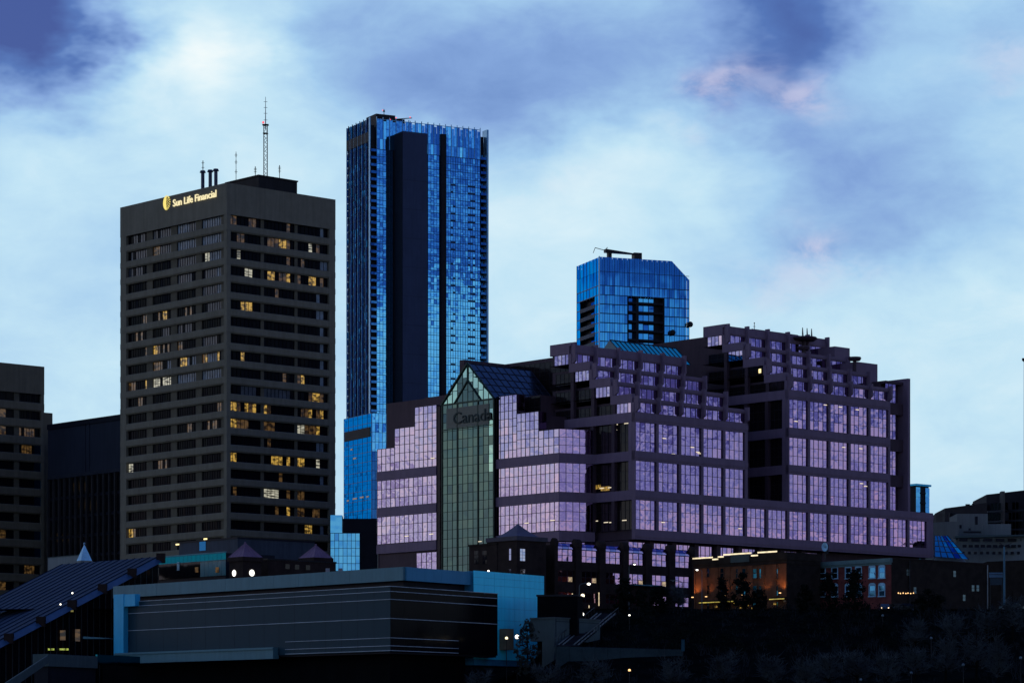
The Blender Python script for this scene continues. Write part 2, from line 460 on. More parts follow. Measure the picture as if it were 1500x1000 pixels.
def slab_office(fr, root, LR, LL, ztop, wt0, pitch, wh, rows, rwin, lwin, conc, lits, zbase, blind=None, npan=8, corner_cut=None):
    """horizontal spandrels and recessed window strips wrapped round two faces"""
    T = 0.9
    mb = MB(fr.zb); mb.box(1.25, LR - 0.3, 1.25, LL - 0.3, zbase, ztop - 0.6)
    mb.build('core', roof_dk, root)
    mb = MB(fr.zb)
    mb.box(0, LR, 0, T, wt0, ztop); mb.box(0, T, T, LL, wt0, ztop); mb.box(LR - T, LR, T, LL, wt0, ztop); mb.box(T, LR - T, LL - T, LL, wt0, ztop)
    mb.build('parapet', conc, root)
    shared = None
    for i in range(rows):
        zt = wt0 - i * pitch
        z0, z1 = zt - pitch, zt - wh
        if shared is None:
            mb = MB(fr.zb)
            def prof(plane, u0, u1):
                # spandrel with a sloping sill and a soft bottom edge
                pr = [(0.0, z0 + 0.35), (0.0, z1 - 0.22), (0.35, z1), (T, z1), (T, z0), (0.25, z0)]
                k = len(pr); n = len(mb.v)
                for u in (u0, u1):
                    for d, z in pr:
                        mb.v.append((u, d, z - fr.zb) if plane == 'R' else (d, u, z - fr.zb))
                for a in range(k):
                    b = (a + 1) % k
                    f = (n + a, n + b, n + k + b, n + k + a)
                    mb.f.append(f if plane == 'L' else tuple(reversed(f))); mb.m.append(0)
                mb.f.append(tuple(n + a for a in range(k))); mb.m.append(0)
                mb.f.append(tuple(n + k + a for a in reversed(range(k)))); mb.m.append(0)
            prof('R', 0.0, LR); prof('L', T, LL)
            mb.box(LR - T, LR - 0.004, T, LL, z0, z1)
            shared = mb.build('spandrel', conc, root)
        else:
            o = shared.copy(); COL.objects.link(o); o.location = (0, 0, -i * pitch)
    # piers between the strips
    zb_ = wt0 - rows * pitch
    def pier(plane, u0, u1, k=0):
        mb = MB(fr.zb)
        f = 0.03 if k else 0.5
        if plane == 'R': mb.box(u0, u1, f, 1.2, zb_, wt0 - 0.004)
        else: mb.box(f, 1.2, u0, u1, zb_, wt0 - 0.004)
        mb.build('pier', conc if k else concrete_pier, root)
    e = [0.0] + [u for w in rwin for u in w] + [LR]
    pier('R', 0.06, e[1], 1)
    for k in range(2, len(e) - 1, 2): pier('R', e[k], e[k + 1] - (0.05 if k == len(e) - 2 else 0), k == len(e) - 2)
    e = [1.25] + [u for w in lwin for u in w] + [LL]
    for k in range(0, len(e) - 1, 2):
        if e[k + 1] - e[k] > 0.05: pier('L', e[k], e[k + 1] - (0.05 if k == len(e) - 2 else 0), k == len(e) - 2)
    # window strips
    for plane, wins in (('R', rwin), ('L', lwin)):
        for c, (u0, u1) in enumerate(wins):
            for i in range(rows):
                zt = wt0 - i * pitch; zb2 = zt - wh
                spec = lits.get((plane, i, c), [])
                mb = MB(fr.zb)
                def pick(a, b):
                    fr_ = (a + 0.5) / npan
                    for s0, s1, k in spec:
                        if s0 <= fr_ <= s1:
                            if k == 1 and random.random() < 0.22: return 2
                            return 0 if random.random() < (0.22 if k < 4 else 0.05) else k
                    if blind: return blind(plane, i, c, fr_)
                    return 0
                panes(mb, plane, 0.80, u0, u1, zb2, zt, npan, 1, 0.012, 0.05, pick)
                w = mb.build('window', [g_off, lit_warm, lit_dim, lit_white, lit_grey, lit_grey2], root)
                mb = MB(fr.zb)
                grid(mb, plane, 0.77, u0 + 0.03, u1 - 0.03, zb2 + 0.02, zt - 0.02, npan, 1, 0.07, 0.07, 0.1)
                mb.build('window_frame', frame_blk, w)

def build_sunlife():
    fr = Frame(332, 680, 42, PLATEAU)
    LR, LL = fr.X(491.5), fr.Y(176)
    root = fthing(fr, 'office_tower', 'dark concrete office tower with a lit gold sign and rooftop mast', 'tower')
    ztop = fr.Z(267.5); wt0 = fr.Z(313.3); pitch = 3.93
    rw = [(fr.X(338), fr.X(384)), (fr.X(388.6), fr.X(433.6)), (fr.X(437.8), fr.X(482.5))]
    lw = [(fr.Y(b), fr.Y(a)) for a, b in ((292.9, 321.5), (256.6, 284.5), (220.9, 247.9), (184.6, 212.5))]   # from the corner outwards
    W, Dm, WH, GR, G2 = 1, 2, 3, 4, 5
    L = {}
    def r(i, c, *s): L[('R', i, c)] = list(s)
    def l(i, c, *s): L[('L', i, 3 - c)] = [(1 - b, 1 - a, k) for a, b, k in s]   # written left to right as seen
    r(0, 0, (0, .3, Dm), (.3, .65, WH), (.65, .9, Dm)); r(0, 1, (.75, .9, Dm)); r(0, 2, (.7, .9, GR))
    r(1, 0, (.2, .6, Dm)); r(1, 1, (.1, .5, Dm), (.5, .85, W)); r(1, 2, (.3, .5, WH), (.5, .7, Dm))
    r(2, 0, (.3, .45, WH), (.6, .8, WH)); r(2, 1, (.7, .9, Dm)); r(2, 2, (.1, .3, Dm), (.7, .95, GR))
    r(3, 0, (.5, .75, WH)); r(3, 1, (.1, .4, W), (.4, .6, Dm), (.6, .85, W)); r(3, 2, (0, .2, W), (.35, .65, W), (.65, .9, Dm))
    r(4, 0, (0, .1, WH)); r(4, 1, (.35, .5, Dm)); r(4, 2, (.6, .7, GR))
    r(5, 0, (.35, .75, W)); r(5, 2, (.65, .9, GR))
    r(6, 2, (.7, .9, GR)); r(7, 2, (.7, .9, GR))
    r(8, 0, (.2, .55, W)); r(8, 2, (.75, .9, GR))
    r(9, 1, (.5, .75, Dm)); r(9, 2, (0, .2, W), (.7, .9, GR))
    r(10, 0, (.35, .9, G2)); r(10, 1, (0, .9, G2)); r(10, 2, (.35, .9, W))
    r(11, 0, (0, .9, W)); r(11, 1, (0, .2, W)); r(11, 2, (0, .9, W))
    r(12, 0, (0, .2, W), (.2, .9, Dm)); r(12, 1, (0, .4, Dm), (.6, .8, W)); r(12, 2, (0, .2, WH), (.3, .5, Dm), (.5, .75, W))
    r(13, 1, (.1, .2, Dm)); r(13, 2, (.6, .9, GR))
    r(14, 0, (0, .2, W), (.7, .9, W)); r(14, 1, (.3, .6, W), (.7, .9, W)); r(14, 2, (0, .3, W), (.5, .7, WH))
    r(15, 1, (.4, .6, Dm)); r(15, 2, (.7, .9, GR))
    r(16, 0, (0, .2, W)); r(16, 1, (.0, .5, WH), (.7, .9, Dm)); r(16, 2, (0, .2, W))
    r(17, 1, (.3, .6, W), (.7, .9, W)); r(17, 2, (0, .7, Dm))
    r(18, 2, (.2, .5, W), (.7, .9, GR)); r(19, 1, (.4, .6, W))
    l(0, 0, (.2, .9, G2)); l(0, 1, (0, 1, G2)); l(0, 2, (0, .6, GR), (.6, 1, G2)); l(0, 3, (0, 1, GR))
    l(1, 0, (0, 1, G2)); l(1, 1, (0, .4, Dm), (.4, 1, G2)); l(1, 2, (0, 1, GR)); l(1, 3, (0, 1, GR))
    l(2, 0, (0, .8, G2)); l(2, 1, (.2, 1, 0)); l(2, 2, (0, 1, G2)); l(2, 3, (0, .4, WH), (.4, 1, GR))
    l(3, 0, (0, .8, 0)); l(3, 2, (0, .8, G2)); l(3, 3, (0, .7, G2), (.7, 1, GR)); l(4, 3, (.7, 1, GR), (0, .7, G2))
    l(5, 0, (.7, 1, Dm)); l(5, 1, (.2, .4, Dm), (.4, .8, W)); l(5, 2, (.3, .8, Dm)); l(5, 3, (.2, 1, G2))
    l(6, 0, (.4, .8, Dm)); l(6, 1, (.5, .9, G2)); l(6, 2, (0, .8, G2)); l(6, 3, (0, 1, 0))
    l(7, 0, (.8, 1, W)); l(7, 1, (0, .2, W), (.2, .9, Dm)); l(7, 2, (0, .2, Dm), (.2, .8, 0)); l(7, 3, (0, .8, G2))
    l(8, 1, (0, .5, Dm), (.5, 1, GR)); l(8, 2, (0, .5, W), (.5, 1, GR)); l(8, 3, (0, .3, W), (.3, .7, GR), (.7, .9, W))
    l(9, 0, (0, .4, Dm), (.4, 1, W)); l(9, 1, (0, 1, WH)); l(9, 2, (0, 1, GR)); l(9, 3, (0, 1, GR))
    l(10, 0, (.5, .8, Dm)); l(11, 3, (.8, 1, Dm)); l(12, 2, (.4, .9, Dm)); l(12, 3, (.2, .8, Dm))
    l(14, 0, (0, .3, WH)); l(14, 1, (.2, .8, Dm)); l(16, 0, (.7, .8, WH)); l(18, 0, (0, .4, W)); l(19, 1, (.2, .4, W)); l(20, 0, (.1, .4, W))
    slab_office(fr, root, LR, LL, ztop, wt0, pitch, 2.12, 23, rw, lw, concrete_dk, L, PLATEAU)
    mb = MB(fr.zb); mb.box(0.92, LR - 0.92, 0.92, LL - 0.92, ztop - 0.5, ztop - 0.35); mb.build('roof', roof_dk, root)
    # plant room
    px, py = fr.X(379, 8.0), 8.0
    zt = fr.Z(256, px, py)
    mb = MB(fr.zb); mb.box(px, px + 11.5, py, py + 13, ztop - 0.3, zt - 0.3); mb.box(px - 0.2, px + 11.7, py - 0.2, py + 13.2, zt - 0.3, zt)
    mb.build('plant_room', mat('black_plant_cladding', (0.016, 0.015, 0.017), 0.7, streak=0.5), root)
    mb = MB(fr.zb)     # low railing and pipes between the stacks and the plant room
    for k in range(7):
        yy = 9 + k * 2.2; mb.tube((px - 5, yy, ztop - 0.3), (px - 5, yy, ztop + 1.5), 0.06)
    mb.tube((px - 5, 9, ztop + 1.5), (px - 5, 22.2, ztop + 1.5), 0.07); mb.tube((px - 5, 9, ztop + 0.8), (px - 5, 22.2, ztop + 0.8), 0.05)
    mb.box(px - 4, px, py + 6, py + 12, ztop - 0.3, ztop + 2.6)
    mb.build('roof_railing', metal_dk, root)
    for q, (ppx, top) in enumerate(((297, 250), (308, 249), (316.2, 247.5))):
        xx = 4.0; yy = fr.Y(ppx, xx); z1 = fr.Z(top, xx, yy)
        mb = MB(fr.zb); mb.tube((xx, yy, ztop - 0.3), (xx, yy, z1 - 0.5), 0.42, seg=10); mb.tube((xx, yy, z1 - 0.5), (xx, yy, z1), 0.75, 0.55, seg=10)
        mb.tube((xx, yy, ztop + 0.6), (xx, yy, ztop + 0.9), 0.5, seg=10)
        mb.build('exhaust_stack', mat('stack_steel', (0.035, 0.04, 0.07), 0.45, 0.6), root)
    # sign on the left hand face: emblem and lettering
    yl = fr.Y(254); ys = fr.Y(317.5)      # left end, right end of the words
    zt2 = fr.Z(303, 0, yl)
    o = text_mesh('Sun Life Financial', 2.35, 0.10, 'sign_lettering', lit('sign_gold_light', (1.0, 0.86, 0.48), 0.95, 0), root, bold=0.012)
    wdt = max(v.co.x for v in o.data.vertices)
    for v in o.data.vertices: v.co.x *= (yl - ys) / wdt
    o.location = (-0.16, yl, zt2 - fr.zb); o.rotation_euler = (R(90), 0, R(-90))
    yc = fr.Y(245); zc = fr.Z(297, 0, yc); rr = 1.75
    def disc(mb, f0, f1, m, d):
        n = len(mb.v)
        pts = []
        for k in range(17):
            a = math.pi / 2 + math.pi * k / 16
            pts.append((math.cos(a) * f0, math.sin(a)))
        inner = [(f1 * (1 - abs(p[1])) - 0.0, p[1]) for p in reversed(pts)]
        for u, v in pts + inner[1:-1]:
            mb.v.append((d, yc - u * rr * 0.85, zc + v * rr - mb.zb))
        mb.f.append(tuple(range(n, len(mb.v)))); mb.m.append(m)
    mb = MB(fr.zb)
    disc(mb, 1.0, -0.15, 0, -0.16)
    for k in range(9):       # the rays on the right half, as short dashes
        a = R(80 - 20 * k); c, s = math.cos(a), math.sin(a)
        for r0, r1, w in ((0.72, 1.0, 0.07),):
            p = [(c * r0 - s * w, s * r0 + c * w), (c * r0 + s * w, s * r0 - c * w), (c * r1 + s * w, s * r1 - c * w), (c * r1 - s * w, s * r1 + c * w)]
            mb.quad(*[(-0.16, yc - u * rr * 0.85, zc + v * rr) for u, v in p])
    for k in range(4):       # veins of the globe
        v0 = 0.62 - 0.36 * k
        mb.quad(*[(-0.16, yc - u * rr * 0.85, zc + v * rr) for u, v in ((0.0, v0 - 0.30), (0.05, v0 - 0.36), (0.6, v0 + 0.05), (0.55, v0 + 0.12))])
    mb.build('sign_emblem', lit('emblem_yellow_light', (1.0, 0.80, 0.16), 0.95, 0), root)

    # masts that stand on the roof
    def mast(ppx, pbase_z, top, xx, yy, name, label, lattice):
        p = fr.w(xx, yy); z1 = fr.Z(top, xx, yy)
        t = thing(name, label, 'antenna', (p.x, p.y, pbase_z))
        mb = MB(0)
        H = z1 - pbase_z
        if lattice:
            hl = H * 0.665; w = 0.42
            for sx, sy in ((-w, -w), (w, -w), (w, w), (-w, w)): mb.tube((sx, sy, 0), (sx, sy, hl), 0.07, seg=4)
            k = 0; st = 1.05
            while k * st < hl - 0.5:
                za, zb = k * st, min(hl, (k + 1) * st)
                cs = [(-w, -w), (w, -w), (w, w), (-w, w)]
                for i in range(4):
                    a, b = cs[i], cs[(i + 1) % 4]
                    if (k + i) % 2: a, b = b, a
                    mb.tube((*a, za), (*b, zb), 0.045, seg=4)
                k += 1
            mb.build('lattice_shaft', metal_dk, t)
            mb = MB(0); mb.tube((0, 0, hl - 1), (0, 0, H), 0.13, 0.05, seg=6)
            for f in (0.72, 0.80, 0.87, 0.94): mb.tube((-0.45, 0, H * f), (0.45, 0, H * f), 0.05, seg=4)
            mb.build('whip', metal_gr, t)
            mb = MB(0); mb.box(-0.75, 0.75, -0.75, 0.75, hl - 0.15, hl); mb.box(-0.6, 0.6, -0.6, 0.6, hl - 2.2, hl - 2.05); mb.build('platform', metal_dk, t)
            mb = MB(0); mb.ball((-0.5, -0.6, hl + 0.4), 0.28); mb.build('obstruction_lamp', lamp_red, t)
        else:
            mb.tube((0, 0, 0), (0, 0, H), 0.10, 0.05, seg=5); mb.build('whip', metal_dk, t)
            mb = MB(0)
            for f in (0.62, 0.80, 0.93): mb.tube((-0.35, 0, H * f), (0.35, 0, H * f), 0.05, seg=4); mb.tube((0, 0, H * f - 0.5), (0, 0, H * f + 0.5), 0.11, seg=5)
            mb.build('dipole', metal_dk, t)
    lx = fr.X(389, 12); mast(389, zt, 142, lx, 12, 'lattice_mast', 'tall lattice mast with red lamp on the office tower plant room', True)
    for ppx, yy, top, base, lab in ((345.8, 20, 222, ztop - 0.35, 'slim antenna beside the exhaust stacks and the plant room'),
                                    (374, 12, 246, zt, 'short antenna on the plant room, left of the lattice mast'),
                                    (409.5, 9, 244, zt, 'short antenna at the right end of the plant room roof'),
                                    (297.3, 28, 235, ztop - 0.35, 'thin whip antenna above the leftmost exhaust stack')):
        xx = fr.X(ppx, yy)
        if ppx < 300: xx = 5.2; yy = fr.Y(ppx, xx)
        mast(ppx, base, top, xx, yy, 'antenna', lab, False)
build_sunlife()

# ------------------------------------------------------------------ second dark tower, cut by the left edge
def build_left_tower():
    D = 790
    fr0 = Frame(65, D, 42, PLATEAU)                 # its right end
    LR = 52.0
    o = fr0.w(-LR, 0); fr = Frame(0, 1, 42, PLATEAU); fr.O = o
    root = fthing(fr, 'office_tower', 'dark concrete office tower cut off by the left edge of the picture', 'tower')
    ztop = (HY - 537) / FPX * D; wt0 = ztop - (577 - 537) * D / FPX - 0.2; pitch = 4.6
    rw = [(1.2, LR - 29.2), (LR - 28.0, LR - 9.2), (LR - 7.6, LR - 1.0)]
    W, Dm = 1, 2
    L = {('R', 1, 1): [(.8, .9, 2)], ('R', 2, 1): [(.55, .9, 2)], ('R', 2, 2): [(.0, .7, 2)], ('R', 3, 1): [(.2, .5, 2)], ('R', 3, 2): [(.0, .6, 2)],
         ('R', 5, 1): [(.3, .5, 1), (.6, .9, 1)], ('R', 6, 1): [(.3, .4, 1), (.0, .2, 1)], ('R', 8, 1): [(.3, .7, 1), (.7, .9, 2)], ('R', 8, 0): [(0, 1, 2)],
         ('R', 10, 1): [(.2, .4, 1)], ('R', 11, 1): [(.0, .3, 2), (.7, .9, 2)], ('R', 10, 2): [(.2, .7, 2)]}
    slab_office(fr, root, LR, 30.0, ztop, wt0, pitch, 2.3, 14, rw, [], concrete_br, L, PLATEAU)
    mb = MB(fr.zb); mb.box(0.92, LR - 0.92, 0.92, 29, ztop - 0.5, ztop - 0.35); mb.build('roof', roof_dk, root)
    # stair tower at the right end, and the end panes that mirror the sky
    z2 = (HY - 602.5) / FPX * D
    mb = MB(fr.zb); mb.box(LR + 0.9, LR + 3.9, 2.0, 12, PLATEAU, z2); mb.build('stair_tower', concrete_br, root)
    for i in (3, 4, 5, 6, 8, 9, 11):
        mb = MB(fr.zb); zt = wt0 - i * pitch
        mb.quad((LR - 2.9, 0.55, zt - 2.3), (LR - 0.15, 0.10, zt - 2.3), (LR - 0.15, 0.10, zt + (0.9 if i % 2 else 0)), (LR - 2.9, 0.55, zt - (0.0 if i % 2 else 0.0)))
        mb.build('end_pane', g_blue, root)
build_left_tower()

# ------------------------------------------------------------------ dark ribbed slab between the two
def build_slab():
    fr = Frame(185, 752, 42, PLATEAU)
    LL = fr.Y(70)
    root = fthing(fr, 'ribbed_building', 'dark ribbed slab building between the two concrete towers', 'building')
    zt = fr.Z(605.5); zm = fr.Z(684)
    mb = MB(fr.zb); mb.box(0.6, 30, 0.6, LL, PLATEAU, zt - 0.8); mb.build('body', navy_dk, root)
    edges = [0.0, fr.Y(157), fr.Y(131), fr.Y(124), LL]
    for k, (a, b) in enumerate(((0.0, fr.Y(131.5)), (fr.Y(131), fr.Y(125.5)), (fr.Y(125), LL))):
        mb = MB(fr.zb); mb.box(0, 0.55, a + 0.05, b - 0.05, zm, zt - 1.4); mb.build('blank_panel', mat('slab_dark_panel', (0.020, 0.024, 0.038), 0.6, var=0.2, scale=0.1, streak=0.5), root)
    mb = MB(fr.zb); mb.box(-0.25, 0.5, -0.2, LL, zt - 1.35, zt); mb.build('cornice', navy_dk, root)
    mb = MB(fr.zb); mb.box(-0.2, 0.5, -0.2, LL, zm - 0.9, zm - 0.05); mb.build('ledge', mat('slab_ledge', (0.022, 0.025, 0.036), 0.6), root)
    n = 14; st = LL / n
    for k in range(n + 1):
        mb = MB(fr.zb); mb.box(-0.1, 0.6, k * st - 0.28, k * st + 0.28, PLATEAU, zm - 0.95); mb.build('rib', mat('rib_concrete', (0.03, 0.028, 0.03), 0.8), root)
    for k in range(n):
        for j in range(6):
            z1 = zm - 1.2 - j * 5.2
            if z1 - 4.2 < PLATEAU: continue
            mb = MB(fr.zb); panes(mb, 'L', 0.42, k * st + 0.3, (k + 1) * st - 0.3, z1 - 4.4, z1, 2, 1, 0.01)
            mb.build('window', [g_black], root)
build_slab()

# ------------------------------------------------------------------ tallest tower, blue glass with a dark shaft
def build_tall():
    fr = Frame(543, 1250, 28, PLATEAU)
    root = fthing(fr, 'glass_tower', 'tallest tower, blue glass with a navy shaft running up its front', 'tower')
    X, Y = fr.X, fr.Y
    FL = 3.08
    zt = fr.Z(171); LR = X(714.5); LL = Y(508)
    zb0 = 40.0; zcrown = zt - 13.5
    nf = int((zcrown - zb0) / FL)
    mb = MB(fr.zb)
    mb.box(0.9, LR - 4.5, 1.2, LL - 0.3, zb0 - 14, zt - 4); mb.box(X(552), LR - 4.5, 0.4, 1.3, zb0 - 14, zt - 4.2)
    mb.build('core', navy_dk, root)
    def field(name, u0, u1, nu, z0, z1, m, tilt=0.0042, y=0.15):
        n = max(1, round((z1 - z0) / FL))
        mb = MB(fr.zb)
        for j in range(n):
            za = z0 + (z1 - z0) * j / n; zc = z0 + (z1 - z0) * (j + 1) / n
            panes(mb, 'R', y, u0, u1, za, za + 1.0, nu, 1, tilt * 0.5, 0.05)
            panes(mb, 'R', y, u0, u1, za + 1.0, zc, nu, 1, tilt, 0.05)
        g = tag(mb.build(name, m, root), kind='stuff')
        mb = MB(fr.zb); grid(mb, 'R', y, u0, u1, z0, z1, nu, n, 0.12, 0.20, 0.22)
        # opening vents, dark slots here and there
        for j in range(n):
            for i in range(nu):
                if (i in (2, 3, 9, 10, 11) and nu > 8 and random.random() < 0.8 and z1 - z0 > 60 and j % 1 == 0 and (z0 + j * FL) < zcrown - 12) and (i in (9, 10, 11) or random.random() < 0.6):
                    ua = u0 + (u1 - u0) * i / nu; za = z0 + (z1 - z0) * j / n
                    mb.box(ua, ua + (u1 - u0) / nu, y - 0.14, y, za + 0.1, za + 0.75)
        tag(mb.build('mullion_grid', mull_bl, root), kind='stuff')
    field('curtain_wall', X(552), X(575), 5, zb0, zcrown, g_blue)
    field('curtain_wall', X(627), X(644.5), 4, zb0, zcrown, g_blue)
    field('curtain_wall', X(653), X(703.5), 14, zb0, zcrown, g_blue)
    # crown screens: taller panes, open joints and a toothed top
    for u0, u1, nu in ((X(552), X(627), 16), (X(627), X(703.5), 18)):
        mb = MB(fr.zb)
        for i in range(nu):
            ua = u0 + (u1 - u0) * i / nu; ub = u0 + (u1 - u0) * (i + 1) / nu
            ztop = zt - 0.4 - (0.9 if i % 3 == 2 else 0.0)
            panes(mb, 'R', 0.12, ua, ub, zcrown + 0.1, zcrown + 4.5, 1, 1, 0.012, 0.05)
            panes(mb, 'R', 0.12, ua, ub, zcrown + 4.5, ztop, 1, 1, 0.012, 0.05)
        mb.build('crown_screen', g_blue, root)
        mb = MB(fr.zb)
        for i in range(0, nu + 1, 2):
            u = u0 + (u1 - u0) * i / nu; mb.box(u - 0.12, u + 0.12, -0.1, 0.3, zcrown, zt + 0.3)
        mb.box(u0, u1, -0.02, 0.25, zt - 0.75, zt - 0.55)
        mb.build('crown_post', fin_bl, root)
    # the navy shaft, standing well forward of the glass
    xs0, xs1 = X(590, -8.0), X(626, -8.0)
    zs = fr.Z(192, xs0, -8)
    mb = MB(fr.zb)
    mb.box(xs0, xs1, -8.0, 0.3, zb0 - 14, zs)
    sh = mb.build('shaft', navy, root)
    mb = MB(fr.zb); mb.box(xs0 - 0.25, xs0 - 0.01, -7.8, 0.1, zb0 - 14, zs - 0.4); mb.build('shaft_side', navy_dk, sh)
    mb = MB(fr.zb)
    for j in range(0, nf, 4):
        mb.box(xs0 + 0.02, xs1 - 0.02, -8.03, -7.98, zb0 + j * FL, zb0 + j * FL + 0.08)
    mb.build('panel_joint', navy_dk, sh)
    mb = MB(fr.zb); mb.box(X(645), X(652.5), -1.0, 0.5, zb0 - 14, fr.Z(197, X(648))); mb.build('rib', navy_dk, root)
    # corner balconies, left and right
    for u0, u1, nm, top in ((0.05, X(551.5), 0, fr.Z(212)), (X(704), X(711.5), 1, fr.Z(225, X(707)))):
        n = int((top - zb0) / FL)
        mb = MB(fr.zb); mb.box(u0, u1, 2.2, 2.5, zb0, zt - 3.0); mb.build('balcony_back', navy_dk, root)
        slab = rail = None
        for j in range(n):
            z = top - (j + 1) * FL
            if slab is None:
                mb = MB(fr.zb); mb.box(u0, u1, -0.5, 2.2, z, z + 0.3); slab = mb.build('balcony_slab', navy_dk, root)
                mb = MB(fr.zb); mb.box(u0, u1, -0.5, -0.42, z + 0.3, z + 1.35); mb.box(u0, u0 + 0.08, -0.42, 2.1, z + 0.3, z + 1.35); rail = mb.build('balcony_glass', g_blue_dk, slab)
                z00 = z
            else:
                s = slab.copy(); COL.objects.link(s); s.location = (0, 0, z - z00)
                q = rail.copy(); COL.objects.link(q); q.parent = s
            if random.random() < 0.6:
                mb = MB(fr.zb); panes(mb, 'R', 2.1, u0 + 0.4, u1 - 0.2, z + 0.35, z + FL - 0.1, 2, 1, 0.02, 0.2); mb.build('balcony_window', g_blue, root)
    mb = MB(fr.zb); mb.box(X(712), LR, -0.8, 3.5, zb0 - 14, zt - 0.3); mb.build('edge_fin', fin_bl, root)
    mb = MB(fr.zb); mb.box(-0.35, 0.05, 0.1, 1.2, zb0, zt - 0.2); mb.build('edge_fin', fin_bl, root)
    # left face: narrow bays with light fins
    n = 12
    mb = MB(fr.zb)
    for j in range(nf + 1):
        za = zb0 + j * FL
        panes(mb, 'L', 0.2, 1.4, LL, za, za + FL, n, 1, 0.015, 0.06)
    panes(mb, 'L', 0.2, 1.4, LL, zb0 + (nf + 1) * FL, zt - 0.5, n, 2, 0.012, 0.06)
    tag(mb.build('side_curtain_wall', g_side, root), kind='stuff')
    for i in range(n + 1):
        yy = 1.4 + (LL - 1.4) * i / n
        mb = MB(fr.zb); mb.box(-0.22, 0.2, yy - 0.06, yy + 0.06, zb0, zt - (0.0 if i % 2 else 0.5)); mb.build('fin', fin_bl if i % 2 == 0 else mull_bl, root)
    mb = MB(fr.zb); mb.box(-0.2, 0.3, 1.6, LL, fr.Z(214, 0, LL / 2), fr.Z(199.5, 0, LL / 2)); mb.build('louvre_band', navy_dk, root)
    # roof plant and window cleaning rig
    xa, xb = X(551, 8), X(579, 8)
    zp = fr.Z(166.5, xa, 8)
    mb = MB(fr.zb); mb.box(xa, xb, 8, 18, zt - 5, zp); mb.box(xa + 1, xb + 5, 9, 16, zt - 5, zp - 1.0); mb.build('plant_room', navy_dk, root)
    p = fr.w(X(590, 6), 6)
    t = thing('roof_crane', 'window cleaning crane on the roof of the tallest tower', 'crane', (p.x, p.y, zt - 4.2), fr.a)
    mb = MB(0)
    for xx in (-4.5, 0.0, 3.6): mb.tube((xx, 0, 0), (xx, 0, 5.6 if xx else 5.2), 0.16); mb.tube((xx, 0, 0), (xx + 1.2, 0, 3.2), 0.12)
    mb.build('support', metal_dk, t)
    mb = MB(0); mb.tube((-5, 0, 5.4), (4.4, 0, 6.9), 0.2); mb.tube((-4.5, 0, 3.4), (3.6, 0, 5.0), 0.12); mb.build('boom', metal_dk, t)
    mb = MB(0)
    for xx, z in ((-6.0, 5.2), (-3.2, 6.3), (3.5, 7.2)): mb.ball((xx, 0, z), 0.28)
    mb.build('obstruction_lamp', lamp_red, t)
    p = fr.w(X(562.5, 10), 10)
    t = thing('antenna', 'small antenna on the plant room of the tallest tower', 'antenna', (p.x, p.y, zp - 0.2))
    mb = MB(0); mb.tube((0, 0, 0), (0, 0, 3.0), 0.14); mb.tube((-0.5, 0, 1.8), (0.5, 0, 1.8), 0.12); mb.ball((0, 0, 2.2), 0.4); mb.build('pole', metal_dk, t)
    mb = MB(0); mb.ball((-0.6, -0.3, 2.4), 0.22); mb.build('obstruction_lamp', lamp_red, t)
    # podium
    pr = Frame(544.5, 1225, 28, PLATEAU)
    root = fthing(pr, 'glass_podium', 'blue glass podium building at the foot of the tallest tower', 'building')
    z1 = pr.Z(604.5); L2 = pr.Y(503.5)
    mb = MB(pr.zb); mb.box(0.4, 40, 0.4, L2, PLATEAU, z1 - 0.4); mb.build('core', navy_dk, root)
    n = 12
    mb = MB(pr.zb)
    nz = int((z1 - PLATEAU) / 4.0)
    for j in range(nz):
        za = z1 - (j + 1) * 4.0
        panes(mb, 'L', 0.1, 0, L2, za, za + 2.6, n, 1, 0.003, 0.04); panes(mb, 'L', 0.1, 0, L2, za + 2.6, za + 4.0, n, 1, 0.003, 0.04)
        panes(mb, 'R', 0.1, 0, 30, za, za + 4.0, 18, 1, 0.02, 0.06, lambda a, b: 1 if za > z1 - 18 else 2)
    tag(mb.build('curtain_wall', [g_podium, g_blue, g_blue_dk], root), kind='stuff')
    mb = MB(pr.zb); grid(mb, 'L', 0.1, 0, L2, z1 - nz * 4.0, z1, 6, nz, 0.08, 0.14, 0.2); grid(mb, 'R', 0.1, 0, 30, z1 - nz * 4.0, z1, 18, nz, 0.1, 0.14, 0.2)
    tag(mb.build('mullion_grid', mull_bl, root), kind='stuff')
    mb = MB(pr.zb); mb.box(-0.15, 0.3, 1.6, L2 - 1.0, pr.Z(643, 0, L2 / 2), pr.Z(629, 0, L2 / 2)); mb.build('louvre_band', navy_dk, root)
    for yy, py, w in ((L2 * 0.72, 658, 2.0), (L2 * 0.6, 671, 3.0), (L2 * 0.35, 728, 3.5), (L2 * 0.6, 730, 4.0), (L2 * 0.15, 727, 2.5), (L2 * .85, 733, 2.)):
        mb = MB(pr.zb); z = pr.Z(py, 0, yy); mb.box(-0.05, 0.06, yy - w / 2, yy + w / 2, z - 0.35, z + 0.3); mb.build('lit_pane', lit_dim, root)
build_tall()

